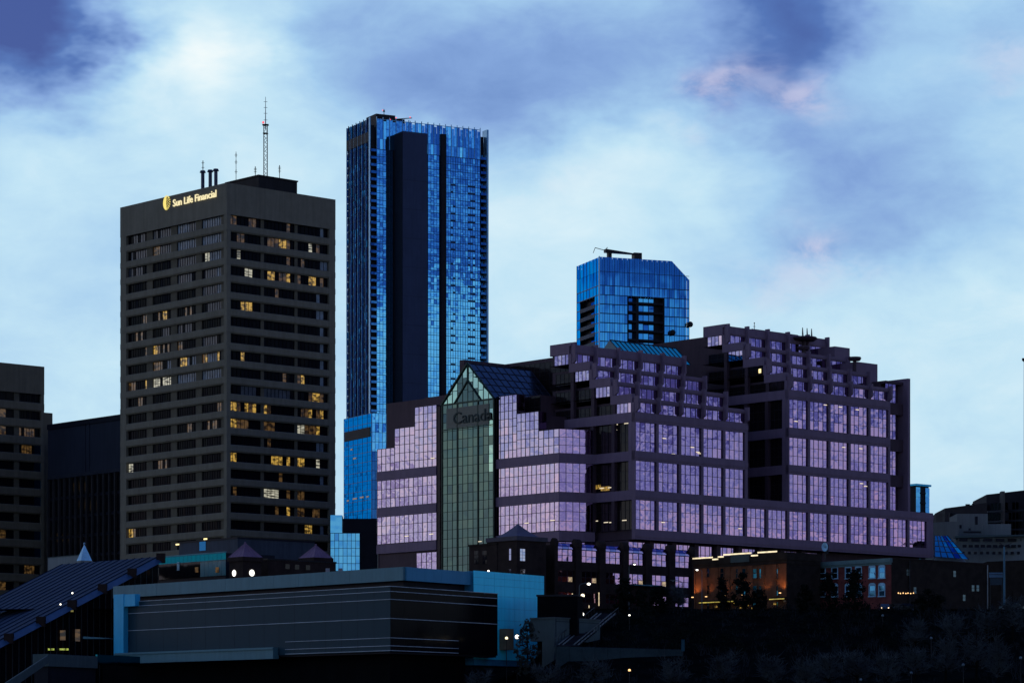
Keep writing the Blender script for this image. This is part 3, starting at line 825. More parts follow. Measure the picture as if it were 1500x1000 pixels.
# ------------------------------------------------------------------ shorter blue glass tower with a clipped roof corner
def build_second():
    fr = Frame(878.5, 980, 20, PLATEAU)
    root = fthing(fr, 'glass_tower', 'shorter blue glass tower with a sloping roof corner and recessed balconies', 'tower')
    X, Y = fr.X, fr.Y
    zt = fr.Z(376); LR = X(1009.5); LL = Y(845); FL = 3.1
    zs = fr.Z(410, LR); xs = X(984)
    zb0 = 60
    pts = lambda y: [(0.3, y, PLATEAU), (LR - 0.2, y, PLATEAU), (LR - 0.2, y, zs - 0.3), (xs, y, zt - 1.0), (0.3, y, zt - 1.0)]
    mb = MB(fr.zb)
    a, b = pts(1.9), pts(LL)
    n = len(mb.v)
    for p in a + b: mb.v.append((p[0] + (1.6 if p[0] < 1 else 0), p[1], p[2] - mb.zb))
    mb.f.append((0, 1, 2, 3, 4)); mb.f.append((9, 8, 7, 6, 5))
    for i in range(5): j = (i + 1) % 5; mb.f.append((j, i, 5 + i, 5 + j))
    mb.m += [0] * 7
    mb.build('core', navy_dk, root)
    mb = MB(fr.zb); mb.box(0.15, 1.88, LL - 0.4, LL - 0.05, zb0, zt - 1.2); mb.build('return_wall', navy_dk, root)
    bx0, bx1 = X(920), X(972.5); bz = fr.Z(430, bx0)
    nu = 36; du = LR / nu
    mb = MB(fr.zb); gr = MB(fr.zb)
    rows = []
    z = zt - 9.5
    rows.append((z, zt, 2))
    while z > zb0: rows.append((z - FL, z, 1)); z -= FL
    def top(u): return zt if u <= xs else zt + (zs - zt) * (u - xs) / (LR - xs)
    for (za, zc, k) in rows:
        for i in range(nu):
            ua, ub = i * du, (i + 1) * du; um = (ua + ub) / 2
            if za < bz - 1 and bx0 - 0.3 < um < bx1 + 0.3: continue
            zl, zr = min(zc, top(ua)), min(zc, top(ub))
            if k == 2 or zl < zc or zr < zc:
                h = random.gauss(0, 0.006)
                mb.quad((ua + .04, h, za), (ub - .04, -h, za), (ub - .04, -h, max(za, zr)), (ua + .04, h, max(za, zl)))
            else:
                panes(mb, 'R', 0.0, ua, ub, za, zc, 1, 1, 0.003, 0.04)
        if za < bz - 1:
            gr.box(0, bx0, -0.12, 0.05, za - 0.15, za + 0.15); gr.box(bx1, LR, -0.12, 0.05, za - 0.15, za + 0.15)
        else: gr.box(0, LR, -0.12, 0.05, za - 0.12, za + 0.12)
    gr.box(0, LR, -0.1, 0.05, zt - 4.9, zt - 4.75)
    for i in range(0, nu + 1, 2):
        u = i * du
        if bx0 - 0.3 < u < bx1 + 0.3: gr.box(u - .05, u + .05, -0.1, 0.05, bz, top(u))
        else: gr.box(u - .05, u + .05, -0.1, 0.05, zb0, top(u))
    tag(mb.build('curtain_wall', g_blue2, root), kind='stuff'); tag(gr.build('mullion_grid', mull_bl, root), kind='stuff')
    mb = MB(fr.zb); mb.quad((xs, 0, zt), (LR, 0, zs), (LR, LL, zs), (xs, LL, zt)); mb.quad((0, 0.1, zt - 0.6), (xs, 0.1, zt - 0.6), (xs, LL, zt - 0.6), (0, LL, zt - 0.6)); mb.build('roof', g_blue_dk, root)
    # left face
    by0, by1 = Y(871.5), Y(849.5); bzl = fr.Z(437, 0, by0)
    mb = MB(fr.zb); gr = MB(fr.zb); nl = 14; dl = LL / nl
    for (za, zc, k) in rows:
        for i in range(nl):
            ya, yb = i * dl, (i + 1) * dl
            if za < bzl - 1 and by0 - 0.3 < (ya + yb) / 2 < by1 + 0.3: continue
            panes(mb, 'L', 0.0, ya, yb, za, zc, 1, k, 0.008, 0.04)
        if za < bzl - 1:
            gr.box(-0.1, 0.05, 0, by0, za - .12, za + .12); gr.box(-0.1, 0.05, by1, LL, za - .12, za + .12)
        else: gr.box(-0.1, 0.05, 0, LL, za - .12, za + .12)
    for i in range(0, nl + 1, 2):
        y = i * dl
        gr.box(-0.1, 0.05, y - .05, y + .05, bzl if by0 < y < by1 else zb0, zt)
    tag(mb.build('side_curtain_wall', g_blue2, root), kind='stuff'); tag(gr.build('side_mullion_grid', mull_bl, root), kind='stuff')
    mb = MB(fr.zb); mb.box(-0.25, -0.02, -0.25, 0.5, zb0, zt + 0.2); mb.build('corner_post', fin_bl, root)
    # recessed balconies
    n = int((bz - zb0) / FL)
    mb = MB(fr.zb); mb.box(bx0, bx0 + 0.3, 0.1, 1.9, zb0, bz); mb.box(bx1 - 0.3, bx1, 0.1, 1.9, zb0, bz); mb.box(bx0, bx1, 0.1, 1.9, bz - 0.3, bz)
    xm = bx0 + (bx1 - bx0) * 0.26; mb.box(xm - 0.5, xm + 0.5, 0.0, 1.8, zb0, bz - 0.3)
    mb.build('balcony_reveal', navy_dk, root)
    for j in range(n):
        z = bz - (j + 1) * FL
        mb = MB(fr.zb); mb.box(bx0 + 0.3, bx1 - 0.3, -0.1, 1.9, z - 0.25, z + 0.45); mb.build('balcony_slab', navy_dk, root)
        mb = MB(fr.zb); panes(mb, 'R', 1.75, bx0 + 0.4, bx1 - 3.0, z + 0.45, z + FL - 0.3, 5, 1, 0.02, 0.12, lambda a, b: 0 if random.random() < 0.75 else 1)
        mb.build('balcony_window', [g_blue2, g_blue_dk], root)
        z = bzl - (j + 1) * FL
        mb = MB(fr.zb); mb.box(-0.1, 1.6, by0 + 0.1, by1 - 0.1, z - 0.2, z + 0.3); mb.box(-0.1, 0.0, by0 + 0.1, by1 - 0.1, z + 0.3, z + 1.1); mb.build('balcony_slab', mat('balcony_grey', (0.05, 0.06, 0.09), 0.6), root)
        mb = MB(fr.zb); panes(mb, 'L', 1.65, by0 + 0.2, by0 + (by1 - by0) * 0.55, z + 0.3, z + FL - 0.3, 3, 1, 0.02, 0.1); mb.build('balcony_window', [g_blue_dk], root)
    # roof rig
    p = fr.w(X(886, 5), 5)
    t = thing('roof_crane', 'window cleaning crane lying along the roof of the shorter blue tower', 'crane', (p.x, p.y, zt - 0.6), fr.a)
    mb = MB(0); mb.prism([(0, -1), (11.5, -1), (11.5, 1), (0, 1)], 3.0, 4.0, top=[4.1, 2.9, 2.9, 4.1]); mb.tube((0.5, 0, 3.6), (-3.5, 0, 4.4), 0.12); mb.tube((-3.5, 0, 4.4), (-4.2, 0, 2.6), 0.1); mb.tube((0, 0, 3.8), (1.0, 0, 4.8), 0.12); mb.build('boom', metal_dk, t)
    mb = MB(0); mb.box(1, 2.2, -0.8, 0.8, 0, 3.0); mb.box(10.2, 13.0, -1.2, 1.2, 0, 3.4); mb.build('carriage', metal_dk, t)
    p = fr.w(LR + 0.6, 1.0)
    for k, (px, py, lab) in enumerate(((1011, 475, 'round dish on the right edge of the shorter blue tower'), (985.5, 487, 'small dark dish on the front of the shorter blue tower'))):
        yy = -1.0; xx = X(px, yy); q = fr.w(xx, yy)
        t = tag(MB(0).ball((0, 0, 0), 1.0, 10, 6).tube((-0.8, 0, 0), (-0.8 if k else -1.5, 1.2, 0), 0.2).build('dish', metal_dk), lab, 'dish'); t.location = (q.x, q.y, fr.Z(py, xx, yy))
build_second()

# ------------------------------------------------------------------ the terraced violet glass office complex
PANE = {}
def pane_obj(parent, fr, plane, c, u0, u1, z0, z1, m, tilt, name='pane'):
    w, h = round(u1 - u0 - 0.06, 3), round(z1 - z0 - 0.06, 3)
    key = (plane, w, h, m.name)
    if key not in PANE:
        mb = MB(0)
        if plane == 'L':
            mb.box(0, 0.05, -w / 2, w / 2, -h / 2, h / 2)
        else:
            mb.box(-w / 2, w / 2, 0, 0.05, -h / 2, h / 2)
        PANE[key] = mb.mesh(name, m)
    o = bpy.data.objects.new(name, PANE[key]); COL.objects.link(o); o.parent = parent
    uc, zc = (u0 + u1) / 2, (z0 + z1) / 2 - fr.zb
    if plane == 'L':
        o.location = (c, uc, zc); o.rotation_euler = (0, random.gauss(0, tilt), random.gauss(0, tilt))
    else:
        o.location = (uc, c, zc); o.rotation_euler = (random.gauss(0, tilt), 0, random.gauss(0, tilt))
    return o

def build_complex():
    fr = Frame(930, 600, 42, PLATEAU)
    root = fthing(fr, 'terraced_office_complex', 'terraced violet granite and mirror glass office complex with a green gabled atrium', 'building')
    BAY, S, FH = 6.6, 6.25, 3.9
    zb = fr.zb
    def part(name, m, boxes, parent=root):
        mb = MB(zb)
        for b in boxes: mb.box(*b)
        return mb.build(name, m, parent)
    LEV = [(42.7, 48.7), (50.7, 56.7), (58.7, 64.6), (66.7, 72.8)]     # tall glass storeys

    # ---- tall storeys of the right hand front
    def bay_window(x0, x1, z0, z1, y=0.38, nu=4, nz=3, m=g_violet, plane='R', frame=mull_dk, tilt=0.004):
        mb = MB(zb); panes(mb, plane, y, x0, x1, z0, z1, nu, nz, tilt, 0.02)
        w = mb.build('window', m, root)
        mb = MB(zb); grid(mb, plane, y, x0, x1, z0, z1, nu, nz, 0.09, 0.08, 0.14)
        mb.build('window_frame', frame, w)
        return w
    def tube(x, z, plane='R', c=0.25, w=1.2):
        mb = MB(zb)
        if plane == 'R': mb.box(x, x + w, c - 0.03, c, z, z + 0.16)
        else: mb.box(c - 0.03, c, x, x + w, z, z + 0.16)
        mb.build('ceiling_light', tube_w, root)
    LR = fr.X(1367)
    def front(x0, x1, lev, bays, top):
        """piers, bands and windows of one block of the front"""
        for k in bays:
            for (z0, z1) in lev:
                bay_window(k * BAY + 0.34, (k + 1) * BAY - 0.34, z0, z1)
    # low full length range
    front(0, LR, LEV[:1], range(14), 0)
    part('band', granite, [(0.0, LR, 0.0, 0.9, 48.7, 50.68), (0.0, LR, -0.12, 0.0, 49.2, 50.2)])
    part('band', granite, [(0.0, LR, 0.0, 0.9, 40.6, 42.7), (0.0, LR, -0.12, 0.0, 41.1, 42.2)])
    for k in range(15):
        x = k * BAY
        a, b = (0.0, 0.33) if k == 0 else ((LR - 2.2, LR) if k == 14 else (x - 0.33, x + 0.33))
        part('pier', granite, [(a, b, 0.02, 0.9, 42.7, 48.7)])
    part('core', granite_dk, [(1.2, LR - 0.6, 1.0, 24, 40.7, 50.66)])
    part('terrace_deck', roof_dk, [(0.95, LR - 0.1, 0.95, 24, 50.66, 50.72)])
    part('end_wall', granite, [(LR - 0.58, LR, 0.92, 24, 40.6, 50.68)])
    # recessed ground storey
    for k in range(9):
        bay_window(k * BAY + 0.5, (k + 1) * BAY - 0.7, 34.5, 40.2, y=2.4, nu=4, nz=3)
        part('pier', granite_dk, [(k * BAY + BAY - 0.7, k * BAY + BAY + 0.5, 1.6, 3.0, PLATEAU, 40.58)])
    part('base_core', granite_dk, [(1.2, LR - 1, 3.1, 24, PLATEAU, 40.58)])
    # blocks A and B
    for nm, b0, nb, levs in (('A', 0, 5, LEV[1:3]), ('B', 7, 5, LEV[1:4])):
        x0 = b0 * BAY; x1 = x0 + nb * BAY
        for k in range(nb):
            for (z0, z1) in levs:
                bay_window(x0 + k * BAY + 0.34, x0 + (k + 1) * BAY - 0.34, z0, z1)
        ztop = levs[-1][1] + 2.0
        xe = x1 + (0.5 if nm == 'A' else 0)
        for k in range(nb + 1):
            x = x0 + k * BAY
            a, b = (x, x + 0.33) if k == 0 else ((x - 0.33, x + (0.5 if (nm == 'A' and k == nb) else 0.33)))
            part('pier', granite, [(a, b, 0.02, 0.9, 50.7, ztop - 0.02)])
        for (z0, z1) in levs:
            part('band', granite, [(x0, xe, 0.0, 0.9, z1, z1 + 1.98), (x0, xe, -0.12, 0.0, z1 + 0.5, z1 + 1.5)])
        part('core', granite_dk, [(x0 + 1.3, xe - 0.1, 1.0, 26, 50.74, ztop)])
        # left hand flank, two bays deep in A, dim reflections put into dark glass
        for j in range(2 if nm == 'A' else 4):
            for (z0, z1) in (LEV[:3] if nm == 'A' else levs):
                ya, yb = 0.9 + j * S if j else 1.2, (j + 1) * S
                lastj = (nm == 'A' and j == 1)
                bay_window(ya, yb + (1.3 if lastj else 0), z0, z1, y=x0 + 0.9, plane='L', m=g_brown, nu=4, nz=3, frame=mull_dk)
            part('pier', granite_dk, [(x0 + 0.05, x0 + 1.25, (j + 1) * S - 0.15, (j + 1) * S + 0.75, 50.7 if nm == 'B' else 42.7, ztop - 0.03)])
        for (z0, z1) in (LEV[:3] if nm == 'A' else levs):
            part('band', granite, [(x0 - 0.003, x0 + 1.2, 0.92, (14.4 if nm == 'A' else 26), z1, z1 + 1.97)])
        part('corner_pier', granite, [(x0 - 0.01, x0 + 1.2, 0.92, 1.9, 50.7, ztop - 0.02)])
        # terraced floors
        zb0 = levs[-1][1] + 2.0
        for i in range(4):
            yi = i * S; w1 = zb0 + i * FH + 2.0; w0 = w1 - (1.98 if i == 0 else 2.1); zt = w1 + (0.9 if i < 3 else 1.95)
            xr = x1 + 0.45
            for k in range(nb):
                bay_window(x0 + k * BAY + 0.36, x0 + (k + 1) * BAY - 0.36, w0, w1, y=yi + 0.32, nu=4, nz=1, tilt=0.005)
            part('spandrel', granite, [(x0 + 0.4, xr, yi + 0.02, yi + 0.9, w1, zt), (x0 + 0.4, xr, yi - 0.10, yi + 0.02, w1 + 0.25, w1 + 0.6)])
            part('terrace_deck', roof_dk, [(x0 + 0.95, xr - 0.2, yi + 0.95, yi + S + 0.5, zt - 0.35, zt - 0.28)])
            if i < 3: part('terrace_kerb', granite_dk, [(x0 + 0.4, xr, yi + S - 0.02, yi + S + 0.4, zt - 0.28, w1 + FH - 2.1)])
            # fins between the bays, with a bracket under each
            fin = None
            for k in range(nb + 1):
                x = x0 + k * BAY
                if fin is None:
                    mb = MB(zb)
                    pr = [(-0.8, w0 + 0.55), (-0.8, zt + 0.4), (0.3, zt + 0.4), (0.3, w0 - 0.02), (-0.12, w0 - 0.02), (-0.25, w0 + 0.2)]
                    n = len(mb.v); q = len(pr)
                    for xx in (-0.24, 0.24):
                        for yy, zz in pr: mb.v.append((xx, yy + yi, zz - zb))
                    for a in range(q):
                        b = (a + 1) % q; mb.f.append((n + a, n + b, n + q + b, n + q + a)); mb.m.append(0)
                    mb.f.append(tuple(n + a for a in reversed(range(q)))); mb.f.append(tuple(n + q + a for a in range(q))); mb.m += [0, 0]
                    fin = mb.build('fin', granite, root); o = fin
                else:
                    o = fin.copy(); COL.objects.link(o)
                if k == 0 :
                    o.location = (x0 + 0.38, 0, 0)
                else: o.location = (x, 0, 0)
            if fin is not None: fin.location = (x0 + 0.38, 0, 0)
            # left hand flank of this floor: front bay mirrors the sky, the rest has dim reflections put into its tint
            lx = x0 + 0.02
            part('spandrel', granite, [(lx - 0.003, lx + 0.9, yi + 0.92, yi + S + (0.6 if i == 3 else 1.0), w1, w1 + 1.78)])
            part('sill', granite, [(lx - 0.003, lx + 0.9, yi + 0.3, 25.9, zb0 + i * FH - 0.12 if i else zb0 - 1.9, w0 - 0.02)])
            part('pier', granite, [(lx, lx + 0.9, yi + 0.3, yi + 1.25, w0 - 0.02, w1 - 0.004)])
            mw = g_lilac if (nm == 'A' or i >= 2) else g_brown
            bay_window(yi + 1.25, yi + S - 0.45, w0, w1, y=lx + 0.3, plane='L', m=mw, nu=4, nz=1)
            for j in range(i + 1, 4):
                bay_window(j * S + 0.55, (j + 1) * S - 0.45, w0 - 0.3, w1, y=lx + 0.8, plane='L', m=g_brown, nu=4, nz=2)
                part('pier', granite_dk, [(lx + 0.02, lx + 0.9, (j) * S - 0.4, j * S + 0.5, w0 - 0.02, zb0 + (i + 1) * FH)])
            part('floor_core', granite_dk, [(lx + 1.15, xr - 0.1, yi + 1.0, 26, w0 - 0.02, zt - 0.36)])
            if i == 3: part('flank_parapet', granite, [(lx - 0.006, lx + 0.9, yi + 0.3, yi + S + 0.6, zt - 0.3, zt + 0.40)])
        if nm == 'B':      # set back last bay and the end pier
            z0s = [(50.7, 56.1), (58.7, 64.0), (66.7, 72.2), (74.8, 79.0)]
            for (z0, z1) in z0s: bay_window(x1 + 0.6, x1 + 4.2, z0, z1, y=1.8, nu=3, nz=3)
            part('band', granite_dk, [(x1 + 0.46, x1 + 6.4, 1.5, 3, a, b) for a, b in ((56.1, 58.7), (64.0, 66.7), (72.2, 74.8), (79.0, 79.6))])
            part('end_pier', granite, [(x1 + 6.4, x1 + 7.2, 0.1, 24, 50.7, 80.4)])
            part('side_core', granite_dk, [(x1 + 0.46, x1 + 6.4, 3.05, 24, 50.74, 79.6)])
            for i, (dx, z) in enumerate(((5.2, 84.2), (2.6, 88.2))):
                part('set_back_tower', granite, [(x1 - 3 + dx * 0.2, x1 + dx, 8 + i * 6.0, 22, 79.62 if i == 0 else 79.64, z - i * 0.02)])
        # rooftop mass behind the terraces, and the skylight on it
        zr = zb0 + 4 * FH
        part('rear_mass', granite_dk, [(x0 + (12 if nm == 'A' else 10), x1 + (8 if nm == 'A' else -2), 26.02, 60, 50.72, zr + 0.1)])
        part('rear_wing', granite_dk, [(x0 - 1, x0 + 14, 52, 53.5, 50.70, zr - 0.1)])
        if nm == 'A': sx0, sx1, sy, dep, hh = fr.X(893, 31), fr.X(990, 31), 31, 4.6, 4.2
        else: sx0, sx1, sy, dep, hh = fr.X(1101, 30), fr.X(1168, 30), 30, 4.0, 2.3
        n = 14
        sk = MB(zb)
        sk.tri((sx0, sy - dep, zr + 0.1), (sx0, sy + dep, zr + 0.1), (sx0, sy, zr + hh)); sk.tri((sx1, sy - dep, zr + 0.1), (sx1, sy, zr + hh), (sx1, sy + dep, zr + 0.1))
        sk.quad((sx1, sy + dep, zr + 0.1), (sx0, sy + dep, zr + 0.1), (sx0, sy, zr + hh), (sx1, sy, zr + hh))
        s = sk.build('skylight', g_roof, root)
        for k in range(n):
            a = sx0 + (sx1 - sx0) * k / n; b = sx0 + (sx1 - sx0) * (k + 1) / n
            mb = MB(zb); mb.quad((a + .05, sy - dep, zr + 0.12), (b - .05, sy - dep, zr + 0.12), (b - .05, sy, zr + hh), (a + .05, sy, zr + hh)); mb.build('skylight_pane', g_teal, s)
        mb = MB(zb)
        for k in range(n + 1):
            a = sx0 + (sx1 - sx0) * k / n; mb.tube((a, sy - dep, zr + 0.16), (a, sy, zr + hh + 0.04), 0.1, seg=4)
        mb.tube((sx0, sy, zr + hh), (sx1, sy, zr + hh), 0.14, seg=4)
        mb.build('skylight_bars', mull_dk, s)
    # gap between the two blocks
    part('gap_wall', granite_dk, [(33.6, 46.1, 16, 24, 50.74, 66.0)])
    for z in (56.7, 64.6): part('gap_band', granite_dk, [(33.7, 46.0, 15.4, 16, z, z + 2)])

    # ---- left hand front: stepped mirror glass, and the gabled atrium
    XM = -7.8
    y_m0, y_m1 = 14.4, fr.Y(727, XM)
    y_a0, y_a1 = y_m1 + 0.1, fr.Y(651, XM)
    y_w0, y_w1 = fr.Y(639.5, XM), fr.Y(552.5, XM)
    # middle block
    steps_m = [(y_m0, fr.Y(789, XM), 63.7), (fr.Y(789, XM), fr.Y(757, XM), 67.8), (fr.Y(757, XM), y_m1, 71.9)]
    steps_w = [(y_w0, fr.Y(607.5, XM), 71.9), (fr.Y(607.5, XM), fr.Y(578, XM), 67.8), (fr.Y(578, XM), y_w1, 63.7)]
    def wing(name, steps, ya, yb, ncol_w, label):
        g = bpy.data.objects.new(name, None); COL.objects.link(g); g.parent = root; g['label'] = label
        for (z0, z1) in LEV[:2]:
            n = round((yb - ya) / ncol_w); d = (yb - ya) / n
            for i in range(n):
                for j in range(3):
                    pane_obj(g, fr, 'L', XM, ya + i * d, ya + (i + 1) * d, z0 + (z1 - z0) * j / 3, z0 + (z1 - z0) * (j + 1) / 3, g_lilac, 0.004)
            mb = MB(zb); grid(mb, 'L', XM - 0.0, ya, yb, z0, z1, n, 3, 0.10, 0.10, 0.14); mb.build('mullion', mull_dk, g)
        for (sa, sb, zt) in steps:
            n = max(2, round((sb - sa) / ncol_w)); d = (sb - sa) / n
            nz = round((zt - 58.7) / 1.68); dz = (zt - 58.7) / nz
            for i in range(n):
                for j in range(nz):
                    pane_obj(g, fr, 'L', XM, sa + i * d, sa + (i + 1) * d, 58.7 + j * dz, 58.7 + (j + 1) * dz, g_lilac, 0.004)
            mb = MB(zb); grid(mb, 'L', XM - 0.0, sa, sb, 58.7, zt, n, nz, 0.10, 0.10, 0.14); mb.build('mullion', mull_dk, g)
            mb = MB(zb); mb.box(XM + 0.12, XM + 2.3, sa + 0.05, sb - 0.05, 58.7, zt + 0.05); mb.build('body', granite_dk, g)
            if steps is steps_m and zt > 64:      # narrow side pane that faces right
                for j in range(nz - (0 if zt < 70 else 0)):
                    if 58.7 + j * dz < zt - 4.2: continue
                    pane_obj(g, fr, 'R', sa - 0.02, XM + 0.05, XM + 2.2, 58.7 + j * dz, 58.7 + (j + 1) * dz, g_violet, 0.006)
        return g
    gm = wing('stepped_glass_wing', steps_m, y_m0, y_m1, 1.42, 'stepped lilac glass to the right of the green atrium')
    gw = wing('stepped_glass_wing', steps_w, y_w0, y_w1, 1.55, 'stepped lilac glass to the left of the green atrium')
    # right hand return of the middle block, turned a little towards the river
    RL = 7.9
    def turn(o): o.location = (XM, y_m0, 0); o.rotation_euler = (0, 0, R(-17)); return o
    for (z0, z1) in LEV[:2] + [(58.7, 63.7)]:
        turn(bay_window(0.05, RL, z0, z1, y=0.0, nu=5, nz=3, m=g_violet))
    turn(bay_window(0.05, RL, 36.8, 40.4, y=0.3, nu=5, nz=2, m=g_violet))
    for z in (40.6, 48.7, 56.7):
        part('band', granite, [(XM - 0.18, XM + 0.6, y_m0 - 0.2, y_m1 - 0.02, z, z + 1.98)])
        turn(part('band', granite, [(0.0, RL + 0.3, -0.22, 0.5, z + 0.004, z + 1.976)]))
        part('band', granite, [(XM - 0.18, XM + 0.6, y_w0, y_w1 + 0.05, z, z + 1.98)])
    part('core', granite_dk, [(XM + 0.75, 0.8, y_m0 + 0.7, y_m1 + 26, PLATEAU, 58.9), (XM + 2.35, 0.78, y_m0 + 0.4, y_m1, 58.9, 63.5)])
    part('core', granite_dk, [(XM + 0.2, XM + 2.0, y_w1 - 0.3, y_w1 + 0.02, PLATEAU, 63.6), (XM + 0.75, 4, y_w0 - 0.5, y_w1 - 0.35, PLATEAU, 58.95)])
    part('base_wall', granite_dk, [(XM + 0.3, XM + 0.7, y_m0 + 0.8, y_w1, PLATEAU, 40.5)])
    bay_window(y_w0 + 0.2, y_w0 + 7, 36.0, 40.2, y=XM + 0.22, plane='L', nu=4, nz=2, m=g_lilac)
    # dark glazed terraces behind the middle block
    part('dark_terrace', granite_dk, [(XM + 2.6, 0.78, fr.Y(800, XM + 2.6), y_m1, 63.52, 67.2)])
    part('dark_terrace', granite_dk, [(XM + 5.0, 11.8, y_m0 + 11, y_m1 + 2, 67.22, 72.0)])
    for (xx, ya, yb, za, zc) in ((XM + 2.55, fr.Y(800, XM + 2.6), y_m1 - 4, 63.9, 67.0), (XM + 4.95, y_m0 + 11, y_m1, 67.4, 71.8), (11.95, 27, 51.5, 72, 81.5)):
        n = round((yb - ya) / 1.6); nz = max(2, round((zc - za) / 1.8))
        mb = MB(zb); panes(mb, 'L', xx - 0.05, ya, yb, za, zc, n, nz, 0.008); w = mb.build('window', g_brown, root)
        mb = MB(zb); grid(mb, 'L', xx - 0.05, ya, yb, za, zc, n, nz, 0.08, 0.08, 0.12); mb.build('window_frame', mull_dk, w)
    # dark mass behind the left wing
    zd = 74.2
    part('rear_block', granite_dk, [(XM + 3.6, 10, y_w0 - 1.5, fr.Y(566, XM + 3.6), 58.97, zd)])
    part('rear_block', granite_dk, [(XM + 3.2, XM + 3.62, y_w0 - 1.4, fr.Y(622, XM + 3.2), zd - 2.4, zd + 0.1), (XM + 2.4, 8, y_w0 + 4, fr.Y(590, XM + 2.4), 60, 69.4)])
    part('column', mat('pier_brown', (0.055, 0.036, 0.034), 0.6), [(XM - 0.5, XM + 0.5, y_a1 + 0.85, y_a1 + 1.75, PLATEAU, 71.4)])
    # atrium
    at_ = bpy.data.objects.new('atrium', None); COL.objects.link(at_); at_.parent = root
    at_['label'] = 'green glass atrium with a pointed gable'
    W = y_a1 - y_a0; n = 10; d = W / n; ze, za, zbm = 71.5, 79.6, 35.0
    nz = 19; dz = (ze - zbm) / nz
    ym = (y_a0 + y_a1) / 2
    XA = XM - 0.6
    for i in range(n):
        for j in range(nz):
            m = g_green_lt if (i == 0 and j > nz * 0.55 and random.random() < 0.8) else g_green
            pane_obj(at_, fr, 'L', XA, y_a0 + i * d, y_a0 + (i + 1) * d, zbm + j * dz, zbm + (j + 1) * dz, m, 0.007)
    mb = MB(zb); grid(mb, 'L', XA, y_a0, y_a1, zbm, ze, n, nz, 0.10, 0.10, 0.14); mb.build('mullion', mull_gn, at_)
    mb = MB(zb)
    for f in (0.0, 0.3, 0.7, 1.0): mb.box(XA - 0.16, XA + 0.05, y_a0 + W * f - 0.16, y_a0 + W * f + 0.16, zbm, ze)
    mb.box(XA - 0.14, XA + 0.05, y_a0, y_a1, ze - 0.15, ze + 0.2); mb.box(XA - 0.1, XA + 0.04, y_a0, y_a1, 66.0, 66.2)
    mb.build('main_mullion', mull_gn, at_)
    # gable panes: columns cut off by the rafters; an inner dark triangle
    def roofz(y): return za - (za - ze) * abs(y - ym) / (W / 2)
    for i in range(n):
        ya, yb = y_a0 + i * d, y_a0 + (i + 1) * d
        cuts = 3
        zl, zr_ = roofz(ya), roofz(yb); zt = max(zl, zr_)
        k0 = ze + 0.2; hs = 2.0
        z = k0
        while z < zt - 0.05:
            z2 = min(z + hs + (0.5 if i % 2 else 0), zt)
            def clip(zz, y): return min(zz, roofz(y))
            pts = [(ya + .05, z), (yb - .05, z), (yb - .05, z2), (ya + .05, z2)]
            pts = [(y, max(min(zz, roofz(y) - 0.1), z)) for y, zz in pts]
            yc = (ya + yb) / 2
            inner = z + 0.6 < (ze + 4.6) - (4.6) * abs(yc - ym) / (W * 0.26)
            if max(p[1] for p in pts) - z > 0.2:
                tl = random.gauss(0, 0.006)
                mb = MB(zb); mb.quad(*[(XA + (0.0 if q in (1, 2) else tl), y, zz) for q, (y, zz) in enumerate((pts[1], pts[0], pts[3], pts[2]))])
                mb.build('gable_pane', g_green if inner or random.random() < 0.12 else g_green_lt, at_)
            mb = MB(zb); mb.box(XA - 0.08, XA + 0.04, ya, yb, z2 - 0.05, z2 + 0.05)
            if z2 < zt - 0.3: mb.build('transom', mull_gn, at_)
            z = z2
        if 0 < i:
            mb = MB(zb); mb.box(XA - 0.08, XA + 0.05, ya - 0.06, ya + 0.06, ze, roofz(ya)); mb.build('mullion', mull_gn, at_)
    mb = MB(zb)
    for sgn in (-1, 1):
        e = ym + sgn * (W / 2 + 0.3); mb.tube((XA - 0.1, e, ze), (XA - 0.1, ym, za + 0.2), 0.26, seg=5)
        e = ym + sgn * W * 0.26; mb.tube((XA - 0.1, e, ze), (XA - 0.1, ym, ze + 4.6), 0.2, seg=5)
    mb.tube((XA - 0.1, ym, ze + 4.6), (XA - 0.1, ym, za), 0.2, seg=5)
    mb.build('rafter', mull_gn, at_)
    # glazed pitched roof running back from the gable
    xb = XM + 17.5
    for sgn in (-1, 1):
        ye = ym + sgn * (W / 2 + 0.2)
        nn, mm = 9, 5
        for i in range(nn):
            for j in range(mm):
                xa, xc = XA + (xb - XA) * i / nn, XA + (xb - XA) * (i + 1) / nn
                f0, f1 = j / mm, (j + 1) / mm
                P = []
                for xx, f in ((xa + .05, f0 + .012), (xc - .05, f0 + .012), (xc - .05, f1 - .012), (xa + .05, f1 - .012)):
                    P.append((xx, ye + (ym - ye) * f, ze + 0.1 + (za - ze) * f + random.gauss(0, 0.01)))
                mb = MB(zb); mb.quad(*(P if sgn < 0 else P[::-1])); mb.build('roof_pane', g_roof, at_)
        mb = MB(zb)
        for i in range(nn + 1):
            xx = XA + (xb - XA) * i / nn; mb.tube((xx, ye, ze + 0.12), (xx, ym, za + 0.12), 0.11, seg=4)
        for j in range(mm + 1):
            f = j / mm; mb.tube((XA, ye + (ym - ye) * f, ze + 0.12 + (za - ze) * f), (xb, ye + (ym - ye) * f, ze + 0.12 + (za - ze) * f), 0.09, seg=4)
        mb.build('roof_bar', mull_dk, at_)
    part('atrium_back', granite_dk, [(XM + 0.9, XM + 17, y_a0 + 0.5, y_a1 - 0.4, PLATEAU, ze)])
    # word above the atrium
    y_l, y_r = fr.Y(664, XA), fr.Y(721.5, XA)
    o = text_mesh('Canada', 3.6, 0.05, 'sign_lettering', mat('sign_dark', (0.024, 0.036, 0.035), 0.6), root, bold=0.015)
    wdt = max(v.co.x for v in o.data.vertices)
    for v in o.data.vertices: v.co.x *= (y_l - y_r) / wdt
